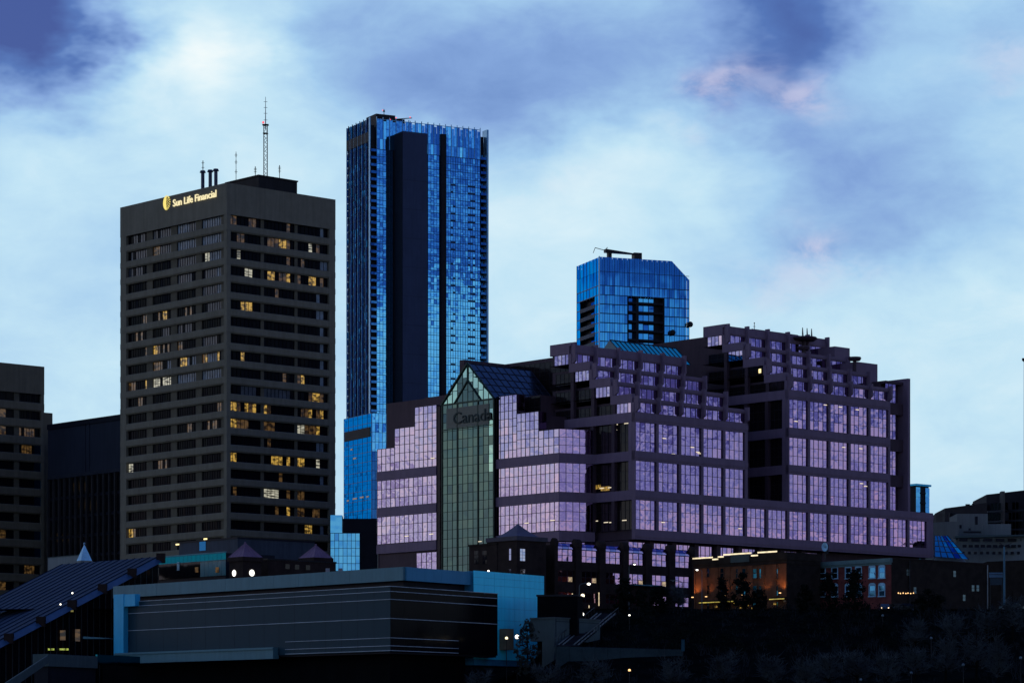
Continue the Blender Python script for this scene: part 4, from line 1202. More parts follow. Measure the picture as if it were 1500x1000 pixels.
    o.location = (XA - 0.22, y_l, 67.1 - zb); o.rotation_euler = (R(90), 0, R(-90))
    part('sign_board', mat('sign_glass_board', (0.034, 0.054, 0.052), 0.35, spec=0.3), [(XA - 0.13, XA - 0.06, y_a0 + d * 0.9, y_a1 - d * 0.9, 66.3, 70.6)])

    # fluorescent fittings drawn as glowing bars outside the mirror glass
    for px, py, pl, c in ((985, 665, 'R', .24), (972, 642, 'R', .24), (1021, 662, 'R', .24), (1013, 655, 'R', .24), (970, 765, 'R', .24), (1083, 774, 'R', .24), (1023, 664, 'R', .24),
                          (1261, 708, 'R', .24), (1267, 712, 'R', .24), (1235, 655, 'R', .24), (1260, 657, 'R', .24), (1208, 593, 'R', .24), (1230, 596, 'R', .24), (1255, 600, 'R', .24), (1165, 617, 'R', .24),
                          (1080, 735, 'R', .24), (1190, 688, 'R', .24)):
        x = fr.X(px); tube(x, fr.Z(py, x), 'R', c, 1.0)
    for px, py, xx in ((599, 785, XM), (637, 671, XM), (635, 782, XM), (775, 766, XM), (813, 762, XM), (571, 796, XM + .2), (706, 793, XA)):
        y = fr.Y(px, xx); tube(y, fr.Z(py, xx, y), 'L', xx - 0.1, 1.3)
    for px, py in ((876, 763), (891, 765), (899, 765), (918, 762), (905, 622), (904, 630), (921, 620), (870, 712), (885, 715), (897, 714)):
        y = fr.Y(px, 0.8); tube(y, fr.Z(py, 0.8, y), 'L', 0.78, 1.3)
    # one lit office in the darkened bays
    for px0, px1, py in ((863, 867, 711), (870, 880, 713), (880, 893, 715)):
        ya, yb = fr.Y(px1, 0.8), fr.Y(px0, 0.8); z = fr.Z(py, 0.8, ya)
        mb = MB(zb); mb.box(0.76, 0.79, ya, yb, z - 0.4, z + 0.5); mb.build('lit_pane', lit('office_glow', (1.0, 0.6, 0.1), 0.45, 0.85, 2.0), root)
    y = fr.Y(1112, 46.2); x0 = 7 * BAY
    mb = MB(zb); zz = fr.Z(543, x0, y); mb.box(x0 + 0.2, x0 + 0.25, y - 0.35, y + 0.35, zz - 0.45, zz + 0.45); mb.build('terrace_lamp', lamp_y, root)
    # roof furniture of the right hand block
    xq, yq = fr.X(1176, 16), 16.0
    zq = fr.Z(490, xq, yq)
    p = fr.w(xq + 3, yq + 2)
    for (px, py, yy, rad, lab) in ((1178, 494, 18, 3.0, 'round dark canopy on the top terrace of the right hand block'), (1252, 523, 8, 1.5, 'small round canopy on a lower terrace of the right hand block'),
                                   (1177, 507, 13.5, 1.4, 'round canopy standing below the top terrace of the right hand block')):
        xx = fr.X(px, yy); z = fr.Z(py, xx, yy); q = fr.w(xx, yy)
        t = thing('roof_canopy', lab, 'canopy', (q.x, q.y, z - 3.4))
        mb = MB(0); mb.tube((0, 0, 2.6), (0, 0, 3.1), rad * 0.8, rad, 18); mb.tube((0, 0, 3.1), (0, 0, 3.4), rad, rad * 0.92, 18); mb.build('disc', granite_dk, t)
        mb = MB(0); mb.tube((0, 0, 0), (0, 0, 2.6), 0.4, seg=8); mb.build('post', granite_dk, t)
    xx = fr.X(1180, 20); q = fr.w(xx, 20)
    t = thing('roof_frame', 'open triangular steel frame on the roof of the right hand block', 'frame', (q.x, q.y, 90.4), fr.a)
    mb = MB(0)
    for k in range(3): mb.tube((-2.2 + 1.5 * k, -1, 0), (-1.0 + 1.5 * k, 0, 2.2), 0.09); mb.tube((-1.0 + 1.5 * k, 0, 2.2), (0.4 + 1.5 * k, 1, 0), 0.09)
    mb.build('strut', metal_dk, t)
    xx = fr.X(1105, 28); q = fr.w(xx, 28)
    t = tag(MB(0).tube((0, 0, 0), (0, 0, 3.5), 0.07).ball((0, 0, 3.4), 0.15).tube((-0.3, 0, 2.6), (0.3, 0, 2.6), 0.05).build('antenna', metal_dk), 'thin antenna beside the small teal skylight on the right hand block', 'antenna')
    t.location = (q.x, q.y, 90.4)
build_complex()

# ------------------------------------------------------------------ lower buildings along the valley edge
cyan = mat('pale_blue_panels', (0.03, 0.70, 0.95), 0.5, var=0.10, scale=0.25, streak=0.6, spec=0.4)
cyan_dim = mat('blue_grey_fascia', (0.072, 0.165, 0.20), 0.5, var=0.12, scale=0.3, streak=0.5)
white_line = mat('pale_rail', (0.30, 0.36, 0.42), 0.4)
brick_dk = mat('dark_brown_brick', (0.022, 0.014, 0.013), 0.85, var=0.35, scale=0.6)
brick_or = mat('orange_brick', (0.105, 0.042, 0.022), 0.85, var=0.3, scale=0.8, bump=0.2)
brick_rd = mat('red_brick', (0.12, 0.032, 0.030), 0.85, var=0.35, scale=0.8, bump=0.2)
brick_bk = mat('black_brick', (0.018, 0.013, 0.011), 0.85, var=0.4, scale=0.7)
lilac_roof = mat('lilac_metal_roof', (0.16, 0.095, 0.15), 0.6, 0.0, var=0.2)
g_nav = glass('navy_screen_glass', (0.020, 0.044, 0.060), 0.35, 0.01, metal=0.0, spec=0.03)
g_pitch = glass('pitch_black_glass', (0.003, 0.003, 0.005), 0.2, 0.01, metal=0.0, spec=0.03)
g_win_c = glass('cyan_window_glass', (0.03, 0.19, 0.27), 0.12, 0.03)
g_win_b = glass('sky_window_glass', (0.07, 0.26, 0.44), 0.10, 0.03)
g_teal_w = glass('teal_wall_glass', (0.012, 0.11, 0.15), 0.10, 0.02, 0.4, 0.3)
pale_conc = mat('grey_green_concrete', (0.06, 0.085, 0.09), 0.85, var=0.15, streak=0.5)
beige = mat('grey_beige_render', (0.15, 0.17, 0.18), 0.85, var=0.15, streak=0.5)

def dirv(deg): return Vector((math.cos(R(deg)), math.sin(R(deg))))
LD, RD = dirv(132), dirv(55)

def build_pavilion():
    zb = 6.0
    C = Vector((ray(572) * 462, 462.0))
    root = thing('glass_pavilion', 'long low dark glass pavilion with pale blue roof edge and white lines', 'pavilion', (C.x, C.y, zb))
    def P(u, v): p = LD * u + RD * v; return (p.x, p.y)          # u along the left front, v along the right front
    U, V = 73.8, 29.2
    z0, z1 = 13.6, 23.9
    mb = MB(zb); mb.prism([P(0.4, 0.4), P(0.4, V), P(U, V * 0.6), P(U, 0.4)], z0 - 0.3, z1 - 0.2); mb.build('core', navy_dk, root)
    # glass fronts, panel by panel
    n = 18
    for i in range(n):
        a, b = U * i / n, U * (i + 1) / n
        pa, pb = P(a + 0.03, 0.0), P(b - 0.03, 0.0)
        mb = MB(zb); e = random.gauss(0, 0.008)
        mb.quad((pb[0], pb[1], z0), (pa[0], pa[1] + e, z0), (pa[0], pa[1] + e, z1), (pb[0], pb[1], z1)); mb.build('glass_panel', g_nav, root)
    n2 = 8
    for i in range(n2):
        a, b = V * i / n2, V * (i + 1) / n2
        pa, pb = P(0.0, a + 0.03), P(0.0, b - 0.03)
        mb = MB(zb); mb.quad((pa[0], pa[1], z0), (pb[0], pb[1], z0), (pb[0], pb[1], z1), (pa[0], pa[1], z1)); mb.build('glass_panel', g_pitch, root)
    # horizontal rails
    for z in (23.85, 23.05, 21.8, 18.8, 15.75, 14.5, 13.75):
        short = z < 16
        mb = MB(zb)
        for (a, b) in ((P(0, 0), P(U if not short else 27, 0)), (P(0, 0), P(0, V if z > 16.5 else V * 0.62))):
            d = (Vector(b) - Vector(a)).normalized(); nrm = Vector((d.y, -d.x))
            if nrm.y > 0: nrm = -nrm
            q = nrm * 0.09
            mb.prism([(a[0], a[1]), (a[0] + q.x, a[1] + q.y), (b[0] + q.x, b[1] + q.y), (b[0], b[1])], z - 0.04, z + 0.05)
        mb.build('rail', white_line, root)
    # blue ledge along the foot of the left part, and the blue end post
    mb = MB(zb); a, b = P(29, -1.3), P(U + 1, -1.3); c, d = P(U + 1, 0.2), P(29, 0.2)
    mb.prism([a, d, c, b], 13.0, 14.9); mb.prism([P(29, -1.5), P(29, -1.31), P(U + 1, -1.31), P(U + 1, -1.5)], 14.55, 14.75); mb.build('ledge', cyan_dim, root)
    mb = MB(zb); mb.prism([P(U - 1.6, -1.2), P(U - 1.6, 0.3), P(U + 1.4, 0.3), P(U + 1.4, -1.2)], 13.1, 25.2); mb.prism([P(U - 5.0, -1.1), P(U - 5.0, 0.2), P(U - 1.6, 0.2), P(U - 1.6, -1.1)], 23.0, 25.1); mb.build('end_post', mat('blue_post', (0.03, 0.36, 0.60), 0.5, var=0.12, streak=0.5), root)
    # dark clerestory and the roof slab with its fascia
    F = Vector((ray(592) * 470, 470.0)) - C
    def Q(u, v): p = F + LD * u + RD * v; return (p.x, p.y)
    mb = MB(zb); mb.prism([Q(1, 0.9), Q(1, 19), Q(80, 14), Q(80, 0.9)], z1 - 0.1, 25.3); mb.build('clerestory', navy_dk, root)
    nf = 12
    for k in range(nf):
        a, b = 81.7 * k / nf, 81.7 * (k + 1) / nf
        mb = MB(zb); mb.prism([Q(a + 0.02, -0.3), Q(a + 0.02, 0.3), Q(b - 0.02, 0.3), Q(b - 0.02, -0.3)], 25.2, 27.35); mb.build('fascia_panel', cyan_dim, root)
    for k in range(4):
        a, b = 19.1 * k / 4, 19.1 * (k + 1) / 4
        mb = MB(zb); mb.prism([Q(-0.3, a + 0.3), Q(-0.3, b + 0.28), Q(0.3, b + 0.28), Q(0.3, a + 0.3)], 25.2, 27.35); mb.build('fascia_panel', mat('blue_fascia', (0.05, 0.21, 0.34), 0.5, var=0.12, streak=0.5), root)
    mb = MB(zb); mb.prism([Q(0.31, 0.31), Q(0.31, 19.3), Q(81.5, 14), Q(81.5, 0.31)], 25.4, 27.1); mb.build('roof', roof_dk, root)
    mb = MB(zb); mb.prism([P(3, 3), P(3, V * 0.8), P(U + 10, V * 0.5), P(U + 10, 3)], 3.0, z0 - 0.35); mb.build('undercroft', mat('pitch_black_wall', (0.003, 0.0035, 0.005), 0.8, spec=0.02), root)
    # blue stair block behind its right end
    A = Vector((ray(694) * 484, 484.0))
    fr = Frame(694, 484, 55, 12.0); LR = fr.X(797)
    r2 = fthing(fr, 'panelled_block', 'plain bright blue panelled wall block behind the dark glass pavilion', 'building')
    zt = 27.6
    mb = MB(12.0); mb.box(0.1, LR - 0.05, 0.12, 9, 12, zt - 0.1); mb.box(LR - 0.05, LR, 0.05, 9, 12, zt); mb.build('core', mat('joint_blue', (0.02, 0.16, 0.28), 0.7), r2)
    rows = [13.0, 15.2, 17.4, 19.6, 21.6, 23.6, 25.3, 26.5, zt]; ncol = 7
    for i in range(ncol):
        for j in range(len(rows) - 1):
            a, b = LR * i / ncol, LR * (i + 1) / ncol
            e = random.uniform(0, 0.012)
            mb = MB(12.0); mb.box(a + 0.018, b - 0.018, -e, 0.1, rows[j] + 0.015, rows[j + 1] - 0.015); mb.build('wall_panel', cyan, r2)
    # lit doorway at its foot
    mb = MB(12.0); x0, x1 = fr.X(731), fr.X(741); z = fr.Z(938, x0); mb.box(x0, x1, -1.6, -0.1, z - 1.5, z + 2.0)
    mb.build('porch', mat('porch_wall', (0.20, 0.16, 0.10), 0.7), r2)
    # dark plain box to the right
    fd = Frame(787, 486, -8, 12.0)
    r3 = fthing(fd, 'service_block', 'plain black block to the right of the bright blue wall', 'building')
    L3 = fd.X(846); zt3 = fd.Z(870.5)
    mb = MB(12.0); mb.box(0, L3, 0, 8, 12, zt3 - 0.3); mb.build('wall', mat('pitch_black_wall', (0.003, 0.0035, 0.005), 0.8, spec=0.02), r3)
    mb = MB(12.0); mb.box(-0.15, L3 + 0.15, -0.15, 8, zt3 - 0.3, zt3); mb.build('coping', metal_dk, r3)
build_pavilion()

def build_sloped_roof():
    zb = 8.0
    A = at(231, 815, 556)                       # top right corner of the slope
    d = (at(-40, 958, 512) - A)                 # down slope
    l = Vector((LD.x, LD.y, 0)) * 32.5
    root = thing('stepped_glasshouse', 'sloping dark blue ribbed glass roof stepping down the bank at far left', 'building', (A.x, A.y, zb))
    A = Vector((0, 0, A.z))
    n = 13; m = 6
    nrm = d.cross(l).normalized()
    if nrm.z < 0: nrm = -nrm
    g = mat('blue_roof_sheet', (0.026, 0.042, 0.076), 0.7, 0.0, var=0.18, scale=0.2, spec=0.05)
    for i in range(n):
        for j in range(m):
            # the right hand edge is stepped: each lower row starts a little further out
            a = A + l * (i / n) + d * (j / m); o = l / n; q = d / m
            e = nrm * 0.0
            mb = MB(zb); mb.quad(a + o * 0.004 + e, a + q * 0.996 + o * 0.004, a + q * 0.996 + o * 0.996, a + o * 0.996 + e)
            mb.build('roof_panel', g, root)
    for i in range(n + 1):
        mb = MB(zb); p = A + l * (i / n) + nrm * 0.03; mb.tube(p, p + d, 0.11, seg=4); mb.build('rib', mat('rib_dark', (0.012, 0.018, 0.034), 0.8, spec=0.0), root)
    mb = MB(zb)
    for j in range(m + 1):
        p = A + d * (j / m) - nrm * 0.08; mb.tube(p, p + l, 0.08, seg=4)
    mb.build('purlin', metal_dk, root)
    out = Vector((RD.x, RD.y, 0)); out = Vector((LD.y, -LD.x, 0))
    if out.y > 0: out = -out
    out = -l.normalized()
    for j in range(m):
        # projecting gutter apron and the little dark box at each step
        a = A + d * ((j + 0.07) / m); b = A + d * ((j + 0.93) / m)
        mb = MB(zb); mb.quad(a, b, b + out * 2.0 - Vector((0, 0, 0.9)), a + out * 2.0 - Vector((0, 0, 0.9))); mb.build('apron', mat('blue_apron', (0.022, 0.058, 0.12), 0.4, 0.3), root)
        c = A + d * (j / m)
        mb = MB(zb); mb.box(c.x + out.x * 1.0 - 0.8, c.x + out.x * 1.0 + 0.8, c.y + out.y - 0.5, c.y + out.y + 0.9, c.z - 1.2, c.z + 0.6); mb.build('gutter_box', brick_dk, root)
    # glazed flank below the edge
    nn = 30
    for k in range(nn):
        a = A + d * (k / nn); b = A + d * ((k + 1) / nn)
        s = 0.04
        mb = MB(zb); mb.quad((a.x, a.y, 9.0), (b.x, b.y, 9.0), (b.x, b.y, b.z - 0.9), (a.x, a.y, a.z - 0.9)); mb.build('flank_pane', g_black if k % 4 else g_brown, root)
        mb = MB(zb); mb.tube((a.x, a.y, 9.0), (a.x, a.y, a.z - 0.8), 0.13, seg=4); mb.build('flank_mullion', mat('flank_metal', (0.03, 0.035, 0.035), 0.5), root)
    # lights inside the flank
    off = Vector((0.3, -0.5, 0))
    def lamp(px, py, w, h, m):
        # point on the flank plane under pixel px
        best = None
        for k in range(300):
            q = d * (k / 300.0); X = root.location.x + q.x; Yy = root.location.y + q.y
            e = abs(X / Yy - ray(px))
            if best is None or e < best[0]: best = (e, q, Yy)
        q, Yy = best[1], best[2]; z = (HY - py) / FPX * Yy
        mb = MB(zb); mb.box(q.x + off.x - w / 2, q.x + off.x + w / 2, q.y + off.y - 0.05, q.y + off.y, z - h / 2, z + h / 2); mb.build('interior_light', m, root)
    lamp(112, 930, 0.9, 2.2, lit_dim); lamp(90, 930, 1.0, 1.8, lit_dim); lamp(104, 893, 0.5, 0.7, lit('green_lamp_dim', (0.9, 0.8, 0.25), 0.25, 0.5))
    for px, w in ((70, 0.4), (76, 0.5), (89, 1.0), (97, 0.5)): lamp(px, 950.5, w, 0.35, lit('green_lamp', (0.75, 0.9, 0.12), 0.55, 0.6, 3.0))
    # porch canopy in front, parapet and low terrace wall
    mb = MB(zb); p = at(140, 934, 500); mb.prism([(p.x - 2 - root.location.x, p.y - 1 - root.location.y), (p.x + 2.6 - root.location.x, p.y - 2 - root.location.y), (p.x + 2.9 - root.location.x, p.y + 1 - root.location.y), (p.x - 1.8 - root.location.x, p.y + 1 - root.location.y)], p.z - 0.15, p.z + 0.2, top=[p.z + 0.25, p.z - 0.05, p.z - 0.05, p.z + 0.25]); mb.build('porch_canopy', cyan_dim, root)
    for px, py in ((106, 868), (88.6, 884.5)):
        p = at(px, py, 505); t = MB(0).ball((0, 0, 0), 0.15).build('lamp', lamp_w)
        tag(t, 'tiny white lamp shining in front of the sloping roof, ' + ('upper of two' if px > 100 else 'lower of two'), 'lamp'); t.location = p
    # terrace wall
    a, b = at(71, 957, 476), at(143, 953, 490)
    t = thing('terrace_wall', 'grey green terrace wall at the bottom left, below the sloping roof', 'wall', (a.x, a.y, 6.0))
    dd = (b - a); dd.z = 0; u = dd.normalized(); v = Vector((-u.y, u.x, 0))
    zt = a.z
    pt = lambda s, q: ((u * s + v * q).x, (u * s + v * q).y)
    L = dd.length
    mb = MB(6.0); mb.prism([pt(0, 0), pt(L, 0), pt(L, 3), pt(0, 3)], zt - 2.0, zt); mb.build('parapet', pale_conc, t)
    mb = MB(6.0); mb.prism([pt(0.5, 0.4), pt(L, 0.4), pt(L, 3), pt(0.5, 3)], 4.0, zt - 2.0); mb.build('wall', navy_dk, t)
    mb = MB(6.0); mb.prism([pt(L, 0.05), pt(L + 14, 0.05), pt(L + 14, 0.4), pt(L, 0.4)], zt - 1.4, zt + 0.3); mb.build('glass_balustrade', g_teal_w, t)
    mb = MB(6.0); e = at(8, 1000, 455) - Vector((t.location.x, t.location.y, 0)); s0 = pt(0, 0)
    mb.quad((s0[0], s0[1], zt - 0.2), (s0[0], s0[1], zt - 1.5), (e.x, e.y, e.z - 1.5), (e.x, e.y, e.z)); mb.quad((s0[0], s0[1], zt - 0.2), (e.x, e.y, e.z), (e.x - 0.3, e.y + 0.4, e.z), (s0[0] - 0.3, s0[1] + 0.4, zt - 0.2)); mb.build('stair_wall', pale_conc, t)
build_sloped_roof()

def build_small_left():
    # teal glazed hall
    fr = Frame(330, 556, 42, PLATEAU)
    r = fthing(fr, 'glazed_hall', 'low teal glass hall between the sloping roof and the lilac roofs', 'building')
    L = fr.Y(232); zt = fr.Z(808); n = 16
    mb = MB(PLATEAU); mb.box(0.3, 12, 0.3, L, PLATEAU, zt - 0.15); mb.build('core', navy_dk, r)
    for i in range(n):
        a, b = L * i / n, L * (i + 1) / n
        for (z0, z1) in ((zt - 1.4, zt - 0.1), (zt - 4.4, zt - 1.45)):
            pane_obj(r, fr, 'L', 0.1, a, b, z0, z1, mat('plain_teal_pane', (0.02, 0.13, 0.16), 0.3, spec=0.3) if (i < 6 and z1 < zt - 1) else (g_teal_w if z1 > zt - 1 else g_black), 0.006)  # plain teal colour stands in for bright reflections in the lower panes
    mb = MB(PLATEAU); mb.box(-0.1, 0.3, 0, L, zt - 0.1, zt + 0.12); mb.box(-0.06, 0.2, 0, L, zt - 1.47, zt - 1.38); mb.build('roof_edge', mat('teal_edge', (0.06, 0.20, 0.24), 0.5), r)
    mb = MB(PLATEAU); y = fr.Y(261); z = fr.Z(829, 0, y); mb.box(-0.02, 0.05, y - 0.4, y + 0.4, z - 0.8, z + 0.8); mb.build('door_light', mat('pale_door', (0.25, 0.40, 0.45), 0.5), r)
    for px, py in ((288, 834), (318, 834)):
        mb = MB(PLATEAU); y = fr.Y(px); z = fr.Z(py, 0, y); mb.box(-0.02, 0.05, y - 0.5, y + 0.5, z - 0.5, z + 0.5); mb.build('interior_light', lit_dim, r)
    # grey upper block behind it
    f2 = Frame(348, 600, 42, PLATEAU)
    r = fthing(f2, 'plant_building', 'dark blue grey block with a blue pane in front of the sign tower base', 'building')
    zt = f2.Z(788.5); L = f2.Y(262)
    mb = MB(PLATEAU); mb.box(0, 20, 0, L, PLATEAU, zt); mb.build('wall', mat('blue_grey_wall', (0.035, 0.045, 0.065), 0.7, streak=0.5), r)
    mb = MB(PLATEAU); mb.box(-0.1, 20.1, -0.1, L, zt, zt + 0.35); mb.build('coping', navy_dk, r)
    y = f2.Y(297); mb = MB(PLATEAU); mb.box(-0.06, 0.02, y - 1.1, y + 1.1, f2.Z(806, 0, y), f2.Z(791, 0, y)); mb.build('blue_pane', glass('block_pane_glass', (0.03, 0.15, 0.33), 0.1), r)
    for px, py in ((302, 789), (261, 797)):
        y = f2.Y(px); z = f2.Z(py, 0, y); mb = MB(PLATEAU); mb.box(-0.3, -0.1, y - 0.5, y + 0.5, z - 0.15, z + 0.15); mb.build('wall_lamp', lamp_y, r)
    # white spire
    p = at(123.5, 821, 596)
    t = thing('spire', 'small white pyramid spire with a ball on top, in front of the ribbed slab', 'spire', (p.x, p.y, p.z - 3), R(30))
    mb = MB(0); mb.cone4(-1.2, 1.2, -1.2, 1.2, 3.0, 6.4); mb.build('cone', mat('spire_white', (0.30, 0.58, 0.80), 0.5), t)
    mb = MB(0); mb.ball((0, 0, 6.5), 0.24); mb.build('ball', mat('spire_ball', (0.2, 0.3, 0.4), 0.4), t)
    mb = MB(0); mb.box(-1.3, 1.3, -1.3, 1.3, 2.6, 3.0); mb.box(-1.1, 1.1, -1.1, 1.1, 0, 2.6); mb.build('base', beige, t)
    # low grey wall behind the sloping roof
    f3 = Frame(118, 600, 42, PLATEAU)
    r = fthing(f3, 'retaining_wall', 'low grey wall behind the top of the sloping roof', 'wall')
    mb = MB(PLATEAU); mb.box(0, 0.5, 0, f3.Y(70), PLATEAU, f3.Z(813)); mb.build('wall', beige, r)
    mb = MB(PLATEAU); mb.box(-0.08, 0.58, 0, f3.Y(70), f3.Z(813), f3.Z(812)); mb.build('coping', pale_conc, r)
    # brick pavilions with lilac pyramid roofs
    for q, (cpx, D, w0, w1, ap, zbase, wl) in enumerate(((357, 545, 333, 383, 795, 817, 'left brick pavilion with a lilac pyramid roof and two lit clock faces'),
                                                         (461, 560, 437, 486, 798, 818, 'right brick pavilion with a lilac pyramid roof, by the small blue office'))):
        fr = Frame(cpx, D, 42, PLATEAU)
        # pyramid base square centred on the column cpx
        k = D / FPX; half = (w1 - w0) * k / 2 / 1.41
        p = at(cpx, zbase, D)
        t = thing('brick_pavilion', wl, 'pavilion', (p.x, p.y + half * 1.4, PLATEAU), R(42))
        h1 = p.z - PLATEAU; h2 = (HY - ap) / FPX * D - PLATEAU
        rf = MB(0)
        rf.cone4(-half, half, -half, half, h1 + 0.3, h2 + 0.1); r0 = rf.build('roof', lilac_roof, t)
        mb = MB(0)
        for sx, sy in ((-1, -1), (1, -1), (-1, 1)): mb.tube((sx * half, sy * half, h1 + 0.3), (0, 0, h2 + 0.15), 0.09, seg=4)
        for f in (-0.5, 0.0, 0.5):
            mb.tube((f * half, -half, h1 + 0.32), (f * half * 0.1, -half * 0.1, h2 - 0.1), 0.05, seg=4); mb.tube((-half, f * half, h1 + 0.32), (-half * 0.1, f * half * 0.1, h2 - 0.1), 0.05, seg=4)
        mb.ball((0, 0, h2 + 0.25), 0.2); mb.build('roof_seam', lilac_roof, r0)
        mb = MB(0); mb.box(-half - 0.15, half + 0.15, -half - 0.15, half + 0.15, h1 - 0.5, h1 + 0.3); mb.build('cornice', brick_dk, t)
        mb = MB(0); mb.box(-half * 0.95, half * 0.95, -half * 0.95, half * 0.95, 0, h1 - 0.5); mb.build('wall', brick_dk, t)
        if q == 0:
            for pl in ('L', 'R'):
                zc = (HY - 838) / FPX * D - PLATEAU
                mb = MB(0); n = 20
                ring = []
                for kx in range(n):
                    a = 2 * math.pi * kx / n; u, v = math.cos(a) * 0.62, math.sin(a) * 0.62
                    off = 0.45 if pl == 'L' else 0.25
                    ring.append((-half * 0.95 - 0.12, u + off, zc + v) if pl == 'L' else (u - off + 0.1, -half * 0.95 - 0.12, zc + v))
                nn = len(mb.v); mb.v += ring; mb.f.append(tuple(range(nn, nn + n))); mb.m.append(0)
                c = mb.build('clock_face', lit('clock_light', (1.0, 0.97, 0.9), 1.8, 0), t)
                mb = MB(0); o = -half * 0.95 - 0.16
                if pl == 'L':
                    mb.box(o, o + 0.02, 0.40, 0.50, zc - 0.05, zc + 0.5); mb.box(o, o + 0.02, 0.45, 0.80, zc - 0.05, zc + 0.05)
                else:
                    mb.box(-0.2, -0.10, o, o + 0.02, zc - 0.5, zc + 0.05); mb.box(-0.15, 0.2, o, o + 0.02, zc - 0.05, zc + 0.05)
                mb.build('clock_hands', metal_dk, c)
    # low brick link between the pavilions
    fr = Frame(405, 552, 42, PLATEAU)
    r = fthing(fr, 'brick_range', 'low dark brick range linking the two lilac roofed pavilions', 'building')
    mb = MB(PLATEAU); mb.box(-2, fr.X(492), 0, 8, PLATEAU, fr.Z(820)); mb.build('wall', brick_dk, r)
    mb = MB(PLATEAU); mb.box(-2.1, fr.X(492) + 0.1, -0.12, 8.1, fr.Z(820), fr.Z(818)); mb.build('coping', metal_dk, r)
    for px in (418, 432, 448):
        mb = MB(PLATEAU); x = fr.X(px); mb.box(x, x + 1.0, -0.03, 0.02, fr.Z(832), fr.Z(825)); mb.build('window', g_black, r)
    # small blue mirror glass office
    fr = Frame(484, 700, 1, PLATEAU)
    r = fthing(fr, 'glass_office', 'small pale blue mirror glass office at the foot of the tallest tower', 'building')
    L = fr.X(527); zt = fr.Z(780.5); z0 = PLATEAU + 6
    mb = MB(PLATEAU); mb.box(0.1, L - 0.1, 0.3, 10, PLATEAU, zt - 0.1); mb.build('core', navy_dk, r)
    n, nz = 7, 5
    for i in range(n):
        for j in range(nz):
            pane_obj(r, fr, 'R', 0.0, L * i / n, L * (i + 1) / n, zt - 9.0 + 1.8 * j, zt - 9.0 + 1.8 * (j + 1), glass('pale_blue_mirror', (0.09, 0.35, 0.62), 0.04, 0.01), 0.006)
    mb = MB(PLATEAU); grid(mb, 'R', 0.0, 0, L, zt - 9.0, zt, n, nz, 0.1, 0.1, 0.16); mb.build('mullion', mull_bl, r)
    mb = MB(PLATEAU); y0 = fr.X(501); mb.box(0.0, y0, 0.1, 6, zt + 0.08, fr.Z(754, y0)); mb.build('upper_storey', glass('pale_blue_mirror', (0, 0, 0)), r)
    mb = MB(PLATEAU); mb.box(y0 + 0.2, L + 4.0, 0.2, 10, zt + 0.02, fr.Z(759)); mb.build('plant_screen', navy_dk, r)
    mb = MB(PLATEAU); mb.box(L + 0.1, L + 4.2, 0.2, 10, PLATEAU, zt - 0.02); mb.build('side_wall', navy_dk, r)
build_small_left()

